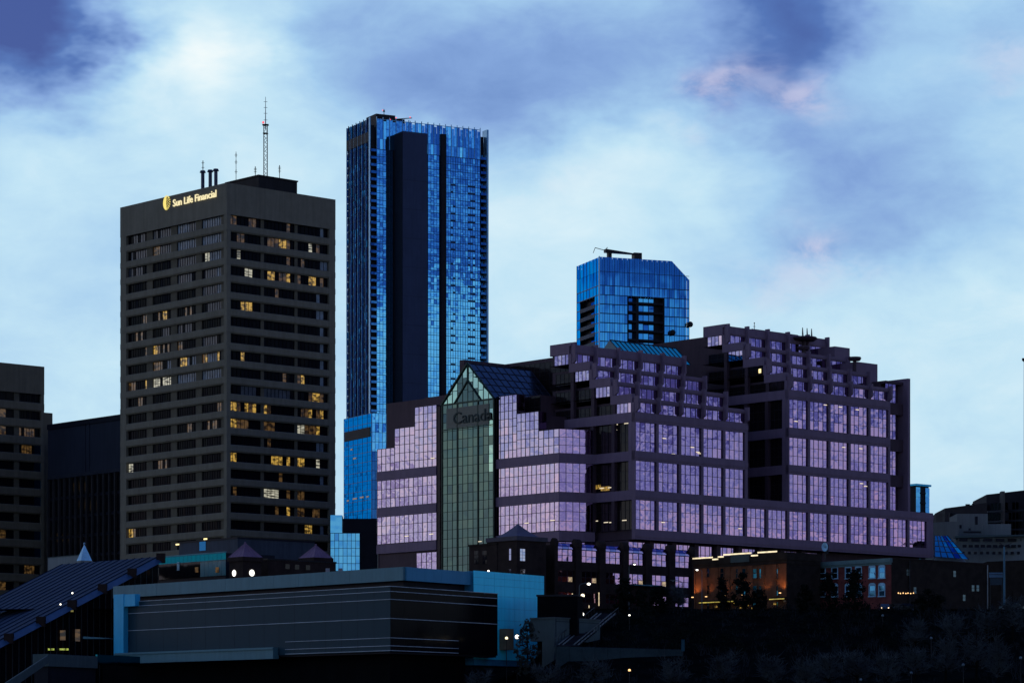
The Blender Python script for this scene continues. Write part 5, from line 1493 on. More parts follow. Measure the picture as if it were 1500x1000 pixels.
def build_arcade():
    fr = Frame(812, 560, 42, PLATEAU)
    root = fthing(fr, 'brick_arcade_building', 'brown brick building with lilac windows under rounded glass bay heads', 'building')
    LR = fr.X(1017); zb = PLATEAU
    zt = fr.Z(799)
    mb = MB(zb); mb.box(0.25, LR, 1.0, 8, PLATEAU, zt + 0.3); mb.build('core', brick_dk, root)
    bays = [(817, 843), (852, 878), (887, 912.5), (921, 946), (955, 980), (989, 1013.5)]
    zw = [(fr.Z(820.5), fr.Z(803)), (fr.Z(851), fr.Z(834)), (fr.Z(880), fr.Z(866))]
    edges = []
    for a, b in bays:
        x0, x1 = fr.X(a), fr.X(b); edges += [x0, x1]
        for j, (z0, z1) in enumerate(zw):
            w = 0.0 if j == 0 else 0.35
            mb = MB(zb); panes(mb, 'R', 0.45, x0, x1 - w, z0, z1, 3, 2, 0.012, 0.03)
            o = mb.build('window', g_violet, root)
            mb = MB(zb); grid(mb, 'R', 0.45, x0, x1 - w, z0, z1, 3, 2, 0.09, 0.09, 0.14); mb.build('window_frame', mull_dk, o)
            if j == 1 and a in (817, 852, 921, 955):
                mb = MB(zb); mb.box(x1 - w - 1.2, x1 - w - 0.2, 0.34, 0.36, z0 + 0.1, z0 + 1.0); mb.build('lit_pane', lit('peach_room', (1.0, 0.74, 0.45), 0.5, 0.6, 2.0), root)
        # rounded glass head above the top window
        z1 = zw[0][1]; rad = 1.5; n = 5
        for i in range(3):
            xa, xb_ = x0 + (x1 - x0) * i / 3 + 0.04, x0 + (x1 - x0) * (i + 1) / 3 - 0.04
            mb = MB(zb)
            for k in range(n):
                a0, a1 = math.pi / 2 * k / n, math.pi / 2 * (k + 1) / n
                f = lambda t_: (0.3 + rad * (1 - math.cos(t_)), z1 + 0.1 + rad * 0.85 * math.sin(t_))
                (y0, za), (y1, zc) = f(a0), f(a1)
                mb.quad((xa, y0, za), (xb_, y0, za), (xb_, y1, zc), (xa, y1, zc))
            mb.build('curved_pane', g_violet if i != 1 else glass('curved_violet_glass', (0.16, 0.16, 0.36), 0.06, 0.05), root)
    for j, (z0, z1) in enumerate(((zw[0][0], zw[1][1]), (zw[1][0], zw[2][1]), (zw[2][0], PLATEAU))):
        mb = MB(zb); mb.box(0, LR, 0.2, 0.98, min(z0, z1), max(z0, z1)); mb.build('spandrel', brick_dk, root)
    pe = [0.0] + edges + [LR]
    for k in range(0, len(pe) - 1, 2):
        a, b = pe[k], pe[k + 1]
        if b - a < 0.1: continue
        mb = MB(zb); mb.box(a, b, -0.1, 0.96, PLATEAU, zw[0][1] + 0.6)
        # scrolled head of the pier
        n = 6; cx_ = (a + b) / 2
        ring = []
        for q in range(n + 1):
            t_ = math.pi * q / n; ring.append((0.5 - math.cos(t_) * 0.75, zw[0][1] + 0.6 + math.sin(t_) * 1.5))
        for (y0, za), (y1, zc) in zip(ring, ring[1:]):
            mb.quad((a, y0, za), (b, y0, za), (b, y1, zc), (a, y1, zc))
            mb.tri((a, y0, za), (a, y1, zc), (a, 0.5, zw[0][1] + 0.6)); mb.tri((b, y0, za), (b, 0.5, zw[0][1] + 0.6), (b, y1, zc))
        mb.build('pier', brick_dk, root)
    # corner block to the left, with the tent shaped roof
    f2 = Frame(757, 552, 42, PLATEAU)
    r2 = fthing(f2, 'corner_pavilion', 'dark brick corner pavilion with a grey tent shaped roof and slit windows', 'building')
    L2 = f2.Y(713); R2 = f2.X(800)
    z1 = f2.Z(784.5)
    mb = MB(zb); mb.box(0, R2, 0, L2, PLATEAU, z1 - 0.8); mb.build('wall', brick_dk, r2)
    mb = MB(zb); mb.box(-0.25, R2 + 0.2, -0.25, L2, z1 - 0.8, z1); mb.build('cornice', mat('grey_cornice', (0.05, 0.045, 0.06), 0.6), r2)
    half = 2.9
    rf = MB(zb)
    rf.v = []; a, b = -0.1, 5.6
    apx = f2.Z(766.5, 2.7, 2.7)
    segs = [(z1, 0.0), (z1 + (apx - z1) * 0.35, 0.42), (z1 + (apx - z1) * 0.7, 0.76), (apx, 1.0)]
    for (za, fa), (zc, fc) in zip(segs, segs[1:]):
        def sq(f): h = (b - a) / 2 * (1 - f) + 0.01; c = (a + b) / 2; return [(c - h, c - h), (c + h, c - h), (c + h, c + h), (c - h, c + h)]
        s0, s1 = sq(fa), sq(fc)
        for i in range(4):
            j = (i + 1) % 4; rf.quad((*s0[i], za), (*s0[j], za), (*s1[j], zc), (*s1[i], zc))
    rf.build('roof', mat('tent_roof_grey', (0.085, 0.075, 0.11), 0.5, var=0.15), r2)
    for plane, px0, px1, py0, py1 in (('L', 746, 749, 803, 820), ('L', 714.5, 717.5, 807, 824), ('R', 761.5, 769, 803, 821), ('L', 746, 749, 833, 845), ('R', 762, 769, 833, 845)):
        mb = MB(zb)
        if plane == 'L':
            ya, yb = f2.Y(px1), f2.Y(px0); panes(mb, 'L', -0.05, ya, yb, f2.Z(py1, 0, ya), f2.Z(py0, 0, ya), 1, 2, 0.01)
            mb.build('window', glass('slit_window_glass', (0.38, 0.40, 0.56), 0.06), r2)
        else:
            xa, xb_ = f2.X(px0), f2.X(px1); panes(mb, 'R', -0.05, xa, xb_, f2.Z(py1, xa), f2.Z(py0, xa), 2, 4, 0.01)
            mb.build('window', glass('slit_window_glass', (0.3, 0.3, 0.5), 0.06), r2)
    f3 = Frame(728, 556, 42, PLATEAU)
    r3 = fthing(f3, 'brick_annex', 'low dark brick annex below the green atrium, left of the tent roof', 'building')
    L3 = f3.Y(687)
    mb = MB(zb); mb.box(0, 9, 0, L3, PLATEAU, f3.Z(797)); mb.build('wall', brick_dk, r3)
    mb = MB(zb); mb.box(-0.15, 9, -0.1, L3 + 0.1, f3.Z(797), f3.Z(794.5)); mb.build('coping', brick_bk, r3)
    for k in range(2):
        y = f3.Y(698 + 12 * k); mb = MB(zb); panes(mb, 'L', -0.04, y - 0.6, y + 0.6, f3.Z(826, 0, y), f3.Z(806, 0, y), 3, 3, 0.01); mb.build('window', g_black, r3)
    # entrance lights
    for px, py, h in ((876.5, 877, 2.6), (837.5, 872, 0.9), (862, 888, 0.5)):
        mb = MB(zb); x = fr.X(px); z = fr.Z(py, x); mb.box(x - 0.09, x + 0.09, -0.2, -0.12, z - h / 2, z + h / 2); mb.build('entrance_light', lit('entrance_glow', (1.0, 0.80, 0.5), 0.8, 0.3), root)
    mb = MB(zb); xa, xb_ = fr.X(920), fr.X(965); z = fr.Z(856, xa); mb.box(xa, xb_, -1.2, 0.15, z - 0.12, z + 0.12); mb.build('canopy', cyan_dim, root)
build_arcade()

def sash_window(root, plane, c, u0, u1, z0, z1, gl, trim, zb, arch=False):
    mb = MB(zb)
    panes(mb, plane, c, u0, u1, z0, z1, 1, 2, 0.02, 0.03)
    w = mb.build('window', gl, root)
    mb = MB(zb); t = 0.14
    def bx(a, b, za, zc, f=0.10, bk=0.02):
        if plane == 'R': mb.box(a, b, c - f, c + bk, za, zc)
        else: mb.box(c - f, c + bk, a, b, za, zc)
    bx(u0 - t, u0, z0, z1); bx(u1, u1 + t, z0, z1); bx(u0 - 0.22, u1 + 0.22, z0 - 0.2, z0, 0.2)
    if arch:
        um = (u0 + u1) / 2; n = 6
        for k in range(n):
            a0 = math.pi * k / n; a1 = math.pi * (k + 1) / n; rr = (u1 - u0) / 2 + t
            ua, ub = um - math.cos(a0) * rr, um - math.cos(a1) * rr
            bx(min(ua, ub), max(ua, ub), z1 - 0.01, z1 + 0.12 + 0.42 * (math.sin(a0) + math.sin(a1)) / 2)
    else:
        bx(u0 - 0.2, u1 + 0.2, z1, z1 + 0.28)
    bx(u0, u1, (z0 + z1) / 2 - 0.05, (z0 + z1) / 2 + 0.05, 0.06)
    mb.build('window_frame', trim, w)

def build_hotels():
    # floodlit orange brick hotel
    fr = Frame(1152.5, 545, 42, PLATEAU)
    root = fthing(fr, 'brick_hotel', 'floodlit orange brick hotel with a glowing light strip along its roof edge', 'building')
    L = fr.Y(1017); zt = fr.Z(806.5); zb = PLATEAU; Dp = 9.2
    mb = MB(zb); mb.box(0, Dp, 0, L, PLATEAU, zt - 0.9); mb.build('wall', brick_or, root)
    mb = MB(zb); mb.box(0.02, Dp + 0.02, -0.06, 0.01, PLATEAU, zt - 2.31); mb.build('side_wall', brick_bk, root)  # dark skin over the brick; this side's shade put into its colour
    mb = MB(zb); mb.box(-0.35, Dp, -0.3, L + 0.2, zt - 1.6, zt - 0.2); mb.box(-0.2, Dp, -0.15, L + 0.1, zt - 2.3, zt - 1.6); mb.build('cornice', brick_bk, root)
    mb = MB(zb); y = fr.Y(1086); mb.box(-0.45, -0.35, y - 2.4, y + 2.4, zt - 1.6, zt + 0.2); mb.build('name_panel', mat('name_panel', (0.05, 0.07, 0.07), 0.6), root)
    # light strip, with two dips
    ys = [(0.1, 0.29, 0.0), (0.29, 0.36, -0.5), (0.36, 0.66, 0.0), (0.66, 0.72, -0.35), (0.72, 0.78, -0.75), (0.78, 1.0, -0.35)]
    for a, b, dz in ys:
        mb = MB(zb); mb.box(-0.5, -0.36, L * a - 0.3 if a < .2 else L * a, L * b, zt - 0.12 + dz, zt + 0.14 + dz); mb.build('light_strip', lit('strip_light', (1.0, 0.83, 0.52), 1.3, 0.35), root)
    for rows, (py0, py1) in enumerate(((832, 847), (857, 868.5), (880, 891))):
        for px, w in ((1036, 1.15), (1058, 0.9), (1067, 0.9), (1081, 0.9), (1090, 0.9), (1106, 1.0), (1115.5, 1.0), (1136.5, 1.2)):
            y = fr.Y(px); z1 = fr.Z(py0 + (1060 - px) * -0.012, 0, y); 
            sash_window(root, 'L', -0.03, y - w / 2, y + w / 2, z1 - 1.75, z1, g_win_c, brick_or, zb)
    for k in range(9):
        y = L * k / 8; mb = MB(zb); y0, y1 = max(0.05, y - 0.45), min(L - 0.05, y + 0.45); mb.box(-0.14, 0.0, y0, y1, PLATEAU, zt - 2.32); mb.build('pilaster', brick_or, root)
    # shop front awnings with lights under them, and the uplights that wash the wall
    for a, b, zz in ((1025, 1075, 881.5), (1128, 1150, 877)):
        ya, yb = fr.Y(b, -1.2), fr.Y(a, -1.2); z = fr.Z(zz, -1.2, (ya + yb) / 2)
        mb = MB(zb); mb.box(-1.4, -0.1, ya, yb, z + 0.12, z + 0.4); mb.build('awning', brick_bk, root)
        mb = MB(zb); mb.box(-1.46, -1.38, ya, yb, z - 0.06, z + 0.1); mb.build('awning_light', lit('awning_glow', (0.95, 0.75, 0.15), 0.7, 0.5, 1.2), root)
    for px, py in ((1077, 884), (1085, 889), (1095, 886), (1103, 890), (1135, 884), (1150, 880), (1049, 888), (1066, 887), (1110, 889)):
        y = fr.Y(px, -0.4); z = fr.Z(py, -0.4, y); mb = MB(zb); mb.box(-0.5, -0.4, y - 0.3, y + 0.3, z - 0.15, z + 0.2); mb.build('shop_light', lit_warm if px % 2 else lit_dim, root)
    for k, yy in enumerate((0.6, L * 0.2, L * 0.42, L * 0.62, L * 0.82, L - 0.7)):
        mb = MB(zb); mb.box(-1.35, -1.05, yy - 0.15, yy + 0.15, PLATEAU + 3.2, PLATEAU + 3.35); f = mb.build('uplight', lamp_o, root)
        ld = bpy.data.lights.new('uplight_lamp', 'SPOT'); ld.energy = (480, 160, 90, 90, 190, 600)[k]; ld.color = (1.0, 0.48, 0.16); ld.spot_size = R(110); ld.spot_blend = 0.8; ld.shadow_soft_size = 0.2
        lo = bpy.data.objects.new('uplight_lamp', ld); COL.objects.link(lo); lo.parent = f; lo.location = (-1.35, yy, 3.5)
        lo.rotation_euler = Vector((0.32, 0, 1)).to_track_quat('-Z', 'Y').to_euler()
    # pole lamp strip on the dark side
    # dish on the roof behind
    p = at(1208, 803, 560)
    t = thing('satellite_dish', 'pale blue satellite dish on the roof between the two brick hotels', 'dish', p)
    mb = MB(0); n = 14
    for k in range(n):
        a0, a1 = 2 * math.pi * k / n, 2 * math.pi * (k + 1) / n
        mb.tri((0, 0.15, 0.3), (0.62 * math.cos(a0), -0.15, 0.3 + 0.85 * math.sin(a0)), (0.62 * math.cos(a1), -0.15, 0.3 + 0.85 * math.sin(a1)))
    mb.build('reflector', mat('dish_white', (0.35, 0.6, 0.75), 0.5), t)
    mb = MB(0); mb.tube((0.1, 0.2, -2.0), (0.1, 0.2, 0.4), 0.12); mb.box(0.2, 0.75, 0, 0.4, -1.0, 0.8); mb.build('bracket', metal_dk, t)

    # red brick hotel with pale blue windows; its dark flank faces right
    fr = Frame(1304, 540, 42, PLATEAU)
    root = fthing(fr, 'brick_hotel', 'red brick hotel with pale blue arched windows and a pale cornice', 'building')
    L = fr.Y(1175); zt = fr.Z(817)
    mb = MB(zb); mb.box(0, 27.8, 0, L, PLATEAU, zt - 0.9); mb.build('wall', [brick_rd], root)
    mb = MB(zb); mb.box(-0.4, 0.3, -0.3, L + 0.2, zt - 0.75, zt); mb.box(-0.2, 0.25, -0.1, L, zt - 1.15, zt - 0.76); mb.build('cornice', mat('pale_cornice', (0.085, 0.14, 0.15), 0.6), root)
    trim = mat('pale_blue_trim', (0.24, 0.42, 0.55), 0.5)
    for py0, py1 in ((830.5, 845.5), (857, 870.5)):
        for px in (1188, 1205, 1223, 1243, 1258, 1278, 1292):
            y = fr.Y(px); z1 = fr.Z(py0 + (1304 - px) * 0.012, 0, y); w = 1.35
            sash_window(root, 'L', -0.03, y - w / 2, y + w / 2, z1 - 1.9, z1, g_win_b if random.random() < 0.7 else g_win_c, trim, zb, arch=True)
    LX = fr.X(1446)
    mb = MB(zb); mb.box(0.31, LX, -0.03, 12, PLATEAU, zt - 0.1); mb.build('dark_flank', brick_bk, root)
    mb = MB(zb); mb.box(0.31, LX, -0.15, 12, zt - 0.1, zt + 0.15); mb.build('coping', brick_dk, root)
    for px, py in ((1330, 838), (1340, 864), (1398, 840), (1425, 861), (1432, 861), (1412, 875)):
        x = fr.X(px); z = fr.Z(py, x); mb = MB(zb); panes(mb, 'R', -0.06, x - 0.4, x + 0.4, z - 0.6, z + 0.6, 1, 2, 0.01); mb.build('window', glass('dim_window_glass', (0.06, 0.09, 0.11), 0.15), root)
    for px in (1331, 1446):
        x = fr.X(px) - (0.2 if px > 1400 else 0); mb = MB(zb); mb.tube((x, -0.25, PLATEAU), (x, -0.25, zt - 0.2), 0.12); mb.build('drain_pipe', metal_gr if px > 1400 else metal_dk, root)
    # string of small bulbs at the terrace
    for k, px in enumerate((1316, 1319, 1323, 1327, 1330, 1334, 1338)):
        x = fr.X(px, -2); q = fr.w(x, -2); z = fr.Z(868 + (k % 2) * 0.6, x, -2)
        mb = MB(zb); mb.ball((x, -2, z), 0.12); mb.build('terrace_bulb', lamp_o, root)
    mb = MB(zb); mb.tube((fr.X(1314, -2), -2, fr.Z(867, 2, -2)), (fr.X(1340, -2), -2, fr.Z(868, 5, -2)), 0.04); mb.box(fr.X(1314, -2), fr.X(1340, -2), -2.1, 0, PLATEAU + 0.5, PLATEAU + 1.0); mb.build('terrace_canopy', metal_dk, root)
build_hotels()

def build_right():
    # small blue tower behind the complex
    fr = Frame(1342, 900, 42, PLATEAU)
    r = fthing(fr, 'glass_tower', 'small distant blue tower at the right shoulder of the terraced complex', 'tower')
    zt = fr.Z(708); L = fr.Y(1330); LR = fr.X(1362)
    mb = MB(PLATEAU); mb.box(0.2, LR - 0.3, 0.2, max(L, 6), PLATEAU, zt - 0.2); mb.build('core', navy_dk, r)
    for a, b in ((0, 0.30), (0.68, 0.98)):
        for j in range(12):
            pane_obj(r, fr, 'R', 0.0, LR * a, LR * b, zt - 1 - (j + 1) * 3.0, zt - 1 - j * 3.0, glass('pale_blue_mirror', (0, 0, 0)), 0.006)
    mb = MB(PLATEAU); mb.box(-0.3, LR + 0.4, -0.3, 7, zt - 0.6, zt); mb.build('roof_edge', cyan, r)
    for j in range(8):
        mb = MB(PLATEAU); z = zt - 3 - j * 3.0; mb.box(LR * 0.32, LR * 0.66, -0.3, 0.3, z, z + 0.5); mb.build('balcony_slab', navy_dk, r)
    # dark terraced flats on the right
    fr = Frame(1372, 800, 62, PLATEAU)
    r = thing('apartment_block', 'dark terraced apartment block on the skyline at the right', 'building', (0, 0, PLATEAU))
    def blk(px0, px1, py0, py1, D, dep, m, name='storey_block', parent=None, z0=PLATEAU):
        a = at(px0, py0, D); b = at(px1, py1, D * 0.985)
        mb = MB(PLATEAU); mb.prism([(a.x, a.y), (b.x, b.y), (b.x, b.y + dep), (a.x, a.y + dep)], z0, a.z, top=[a.z, b.z, b.z, a.z]); return mb.build(name, m, parent if parent else r)
    dkb = mat('dark_flat_cladding', (0.02, 0.019, 0.025), 0.8)
    blk(1371, 1392, 752, 750, 830, 18, dkb); blk(1384, 1446, 744, 736, 820, 20, dkb); blk(1445, 1540, 724, 713, 810, 24, dkb); blk(1467, 1472, 719, 719, 800, 3, dkb, 'chimney')
    for px, h in ((1416, 3), (1419, 3), (1425.5, 4), (1434, 2)):
        p = at(px, 741, 818); mb = MB(PLATEAU); mb.tube((p.x, p.y, p.z - 2), (p.x, p.y, p.z + h * 0.19), 0.35); mb.build('roof_vent', dkb, r)
    for row, (py, D) in enumerate(((737, 797), (752, 797), (765, 797), (778, 797), (792, 797))):
        a, b = at(1446, py, D), at(1540, py - 4, D * 0.985)
        n = 18
        for k in range(n):
            if random.random() < 0.15: continue
            p = a.lerp(b, (k + 0.1) / n); q = a.lerp(b, (k + 0.85) / n)
            mb = MB(PLATEAU); mb.quad((p.x, p.y - .2, p.z - 1.9), (q.x, q.y - .2, q.z - 1.9), (q.x, q.y - .2, q.z), (p.x, p.y - .2, p.z)); mb.build('window', glass('flat_window_glass', (0.035, 0.055, 0.07), 0.15), r)
        mb = MB(PLATEAU); mb.prism([(a.x, a.y - 1.5), (b.x, b.y - 1.5), (b.x, b.y), (a.x, a.y)], a.z - 2.6, a.z - 2.1, top=[a.z - 2.1, b.z - 2.1, b.z - 2.1, a.z - 2.1]); mb.build('balcony_slab', mat('balcony_pale', (0.04, 0.045, 0.055), 0.7), r)
    # grey hotel with stepped plain walls
    r2 = thing('grey_hotel', 'plain grey stepped hotel in front of the dark apartment block', 'building', (0, 0, PLATEAU))
    bg = lambda *a, **k: blk(*a, beige, parent=r2, **k)
    bg(1366, 1404, 765, 763, 690, 12); bg(1402, 1447, 752, 752, 695, 12); bg(1440, 1481, 767, 767, 685, 12); bg(1400, 1560, 786, 783, 670, 14)
    blk(1399, 1562, 784, 781.5, 668, 2, pale_conc, 'cornice', r2, z0=at(0, 787.5, 668).z)
    for px, py, w, h in ((1430, 762, 4, 12), (1407, 771, 3, 5), (1463, 779, 9, 4), (1424, 779, 26, 2.5), (1420, 775, 3, 3)):
        a = at(px, py, 672 if py > 784 else 684); s = 0.157
        mb = MB(PLATEAU); mb.box(a.x - w * s / 2, a.x + w * s / 2, a.y - 0.3, a.y + 0.2, a.z - h * s / 2, a.z + h * s / 2); mb.build('recess', navy_dk, r2)
    for row, py in enumerate((790, 799, 809)):
        for k in range(12):
            px = 1411 + k * 9 + (row % 2) * 2
            w = 12 if row == 0 else (4 if row == 2 else 6)
            if row == 0 and k % 2: continue
            a = at(px, py, 664); s = 0.155
            mb = MB(PLATEAU); mb.box(a.x - w * s / 2, a.x + w * s / 2, a.y - 0.05, a.y + 0.6, a.z - 2.2 * s, a.z + 1.6 * s); mb.build('window', navy_dk, r2)
    # blue sloping skylight
    a, b, c, d = at(1369, 784, 628), at(1388, 784, 631), at(1419, 819, 623), at(1369, 815, 621)
    r3 = thing('sloping_skylight', 'bright blue sloping skylight at the right end of the terraced complex', 'skylight', (a.x, a.y, PLATEAU))
    O = Vector((a.x, a.y, 0)); n = 5
    for k in range(n):
        for j in range(4):
            f0, f1, g0, g1 = k / n, (k + 1) / n, j / 4, (j + 1) / 4
            def bl(f, g): return (a.lerp(b, f)).lerp(d.lerp(c, f), g) - O
            mb = MB(PLATEAU); mb.quad(bl(f0 + .02, g1 - .02), bl(f1 - .02, g1 - .02), bl(f1 - .02, g0 + .02), bl(f0 + .02, g0 + .02)); mb.build('skylight_pane', glass('skylight_blue', (0.06, 0.36, 0.52), 0.12, 0.03) if k != 3 else g_blue_dk, r3)
    mb = MB(PLATEAU)
    for k in range(n + 1): mb.tube(a.lerp(b, k / n) - O, d.lerp(c, k / n) - O, 0.13, seg=4)
    mb.build('skylight_bar', mull_bl, r3)
    mb = MB(PLATEAU); aa, bb, cc, dd = a - O, b - O, c - O, d - O
    mb.prism([(dd.x, dd.y + 1), (cc.x, cc.y + 1), (bb.x, bb.y + 1), (aa.x, aa.y + 1)], PLATEAU, dd.z - 0.4, top=[dd.z - 0.8, cc.z - 0.8, bb.z - 0.8, aa.z - 0.8]); mb.build('wall', beige, r3)
    # tall dark tower cut by the right edge
    fr = Frame(1497.2, 760, -18, PLATEAU)
    r = fthing(fr, 'office_tower', 'sliver of a tall dark tower at the right edge of the picture', 'tower')
    zt = fr.Z(528)
    mb = MB(PLATEAU); mb.prism([(0.45, 0), (30, 0), (30, 20), (0.45, 20)], PLATEAU, zt); mb.build('wall', navy_dk, r)
    mb = MB(PLATEAU); mb.box(0, 30.3, -0.3, 20, zt, zt + 0.6); mb.build('parapet', navy_dk, r)
    for j in range(20): 
        mb = MB(PLATEAU); mb.box(1.5, 29, -0.08, 0.1, zt - 4 - j * 3.6, zt - 2 - j * 3.6); mb.build('window', g_black, r)
    # pale pole and sign by the street, right
    p = at(1471, 800, 545)
    t = thing('lamp_pole', 'tall pale blue pole with a street sign bracket at the right', 'pole', (p.x, p.y, PLATEAU - 1))
    h = p.z - PLATEAU + 1
    mb = MB(0); mb.tube((0, 0, 0), (0, 0, h), 0.24, 0.16, 8); mb.build('pole', mat('pale_pole', (0.05, 0.12, 0.17), 0.5), t)
    mb = MB(0); mb.tube((0, 0, h), (1.4, 0, h + 0.7), 0.07); mb.tube((0, 0, h), (-0.9, 0, h + 0.7), 0.07); mb.build('arm', metal_dk, t)
    a = at(1459, 839, 552)
    t = thing('street_sign', 'dim blue sign board beside the tall pale pole', 'sign', (a.x, a.y, PLATEAU))
    mb = MB(PLATEAU); mb.box(-1.3, 1.3, 0, 0.15, a.z - 0.2, a.z + 0.15); mb.box(-1.3, 1.3, 0, 0.15, a.z - 0.8, a.z - 0.3); mb.build('board', mat('sign_blue_dim', (0.06, 0.11, 0.17), 0.5), t)
    mb = MB(PLATEAU); mb.box(-1.1, 1.2, 0.1, 0.25, a.z - 2.2, a.z - 0.9); mb.build('lower_board', mat('sign_blue_dark', (0.02, 0.035, 0.05), 0.4), t)
    mb = MB(PLATEAU); mb.tube((-1.1, 0.2, PLATEAU), (-1.1, 0.2, a.z + 0.2), 0.08); mb.tube((1.1, 0.2, PLATEAU), (1.1, 0.2, a.z + 0.2), 0.08); mb.build('post', metal_dk, t)
    # row of low shops behind the pole
    a = at(1446, 822, 600); b = at(1560, 818, 590)
    t = thing('low_building', 'very dark low building behind the pale pole at the right edge', 'building', (a.x, a.y, PLATEAU))
    mb = MB(PLATEAU); mb.prism([(0, 0), (b.x - a.x, b.y - a.y), (b.x - a.x, 20), (0, 20)], PLATEAU, a.z); mb.build('wall', brick_bk, t)
    for k in range(7):
        x = 5.5 + k * 1.6; mb = MB(PLATEAU); mb.box(x, x + 1.2, -2.3, -2.2, a.z - 4.6, a.z - 2.6); mb.build('window', glass('flat_window_glass', (0, 0, 0)), t)
build_right()

# ------------------------------------------------------------------ funicular bank: concrete box, rails, low wall
def build_bank():
    a = at(812, 905, 482); b = at(879, 903, 492)
    t = thing('lift_house', 'grey green concrete lift house beside the sloping rails', 'building', (a.x, a.y, 10.0))
    u = (b - a); u.z = 0; L = u.length; u.normalize(); v = Vector((-u.y, u.x, 0))
    pt = lambda s, q: ((u * s + v * q).x, (u * s + v * q).y)
    zl = at(812, 938, 482).z
    mb = MB(10.0); mb.prism([pt(0, 0), pt(L, 0), pt(L, 5), pt(0, 5)], zl, a.z); mb.build('wall', pale_conc, t)
    mb = MB(10.0); mb.prism([pt(-0.15, -0.15), pt(L, -0.15), pt(L, 5), pt(-0.15, 5)], a.z, a.z + 0.2); mb.build('coping', mat('coping_grey', (0.07, 0.09, 0.095), 0.8), t)
    mb = MB(10.0); mb.prism([pt(0.35, -0.05), pt(0.45, -0.05), pt(0.45, 0.1), pt(0.35, 0.1)], zl, a.z - 0.02); mb.prism([pt(0.5, -0.03), pt(L, -0.03), pt(L, 0.1), pt(0.5, 0.1)], a.z - 0.5, a.z - 0.42); mb.build('joint', navy_dk, t)
    mb = MB(10.0); mb.prism([pt(-2.0, -1.4), pt(3.4, -1.4), pt(3.4, 1), pt(-2, 1)], 10.5, zl + 0.2); mb.build('plinth', pale_conc, t)
    # inclined rails
    A, B = at(888, 898, 508), at(832, 944, 476)
    t = thing('inclined_railway', 'dark inclined railway track running down the bank beside the lift house', 'railway', (A.x, A.y, 8.0))
    O = Vector((A.x, A.y, 8.0)); w = Vector((1, 0.1, 0)).normalized()
    for k, off in enumerate((-1.6, -0.9, 0.9, 1.6)):
        mb = MB(0); p, q = A - O + w * off, B - O + w * off; mb.tube(p, q, 0.13, seg=5); mb.build('rail', mat('rail_steel', (0.05, 0.065, 0.08), 0.5, 0.4), t)
    for k in range(26):
        p = (A - O).lerp(B - O, k / 25); mb = MB(0); mb.tube(p - w * 1.9 - Vector((0, 0, .15)), p + w * 1.9 - Vector((0, 0, .15)), 0.12, seg=4); mb.build('sleeper', metal_dk, t)
    for off in (-2.1, 2.1):
        mb = MB(0); p, q = A - O + w * off, B - O + w * off
        mb.tube(p + Vector((0, 0, 1.0)), q + Vector((0, 0, 1.0)), 0.06, seg=4)
        for k in range(14): m_ = p.lerp(q, k / 13); mb.tube(m_, m_ + Vector((0, 0, 1.0)), 0.04, seg=4)
        mb.build('handrail', metal_dk, t)
    # long low wall
    a, b = at(815, 946, 470), at(1001, 951, 476)
    t = thing('retaining_wall', 'long dim blue grey retaining wall low on the bank', 'wall', (a.x, a.y, 8.0))
    u = (b - a); L = u.length; u.z = 0; u.normalize(); v = Vector((-u.y, u.x, 0))
    n = 10
    for k in range(n):
        mb = MB(8.0); s0, s1 = L * k / n + 0.02, L * (k + 1) / n - 0.02; zz = a.z + (b.z - a.z) * k / n
        P_ = [u * s0, u * s1, u * s1 + v * 0.5, u * s0 + v * 0.5]
        mb.prism([(p.x, p.y) for p in P_], 8, zz - 0.0); mb.build('wall_panel', mat('low_wall', (0.012, 0.022, 0.027) if k > 3 else (0.02, 0.035, 0.042), 0.8), t)
    p = at(1000.5, 944, 474)
    t = thing('notice_board', 'small blue board at the right end of the long low wall', 'sign', (p.x, p.y, p.z - 2.2))
    mb = MB(0); mb.box(-0.26, 0.26, 0, 0.08, 1.2, 3.1); mb.build('board', mat('board_blue', (0.012, 0.05, 0.075), 0.5), t)
    mb = MB(0); mb.tube((0, 0.1, -1), (0, 0.1, 1.3), 0.06); mb.build('post', metal_dk, t)
build_bank()

# ------------------------------------------------------------------ street lamps
def street_lamp(px, py, D, kind, lab, m=None, size=0.3, arm=1.4, grp='street lamps along the valley edge'):
    p = at(px, py, D); g = gz(p.x, p.y); h = max(2.5, p.z - g)
    t = thing('street_lamp', lab, 'lamp', (p.x, p.y, p.z - h), 0, grp)
    m = m or lamp_w
    if kind == 'globe':
        mb = MB(0); mb.tube((0, 0, 0), (0, 0, h - size * 0.8), 0.08, 0.05); mb.build('pole', metal_dk, t)
        mb = MB(0); mb.tube((0, 0, h - size * 1.2), (0, 0, h - size * 0.7), 0.1, 0.16); mb.build('collar', metal_dk, t)
        mb = MB(0); mb.ball((0, 0, h), size, 10, 7); mb.build('globe', m, t)
    else:
        s = -1 if kind == 'arm_right' else 1       # pole to the left or the right of the lamp head
        pm = mat('lamp_pole_grey', (0.06, 0.075, 0.085), 0.5, 0.3)
        x0 = -s * -arm if False else s * arm
        mb = MB(0); mb.tube((x0, 0, 0), (x0, 0, h - 0.4), 0.11, 0.07)
        pts = [(x0 * math.cos(a) , 0, h - 0.4 + 0.55 * math.sin(a)) for a in [math.pi / 2 * k / 6 for k in range(7)]]
        for a, b in zip(pts, pts[1:]): mb.tube(a, b, 0.06, seg=5)
        mb.build('pole', pm, t)
        mb = MB(0); mb.prism([(-0.45, -0.16), (0.3, -0.16), (0.3, 0.16), (-0.45, 0.16)], h + 0.06, h + 0.2); mb.build('lamp_head', pm, t)
        mb = MB(0); mb.ball((0, 0, h - 0.03), size, 10, 6, sz=0.7); mb.build('lens', m, t)
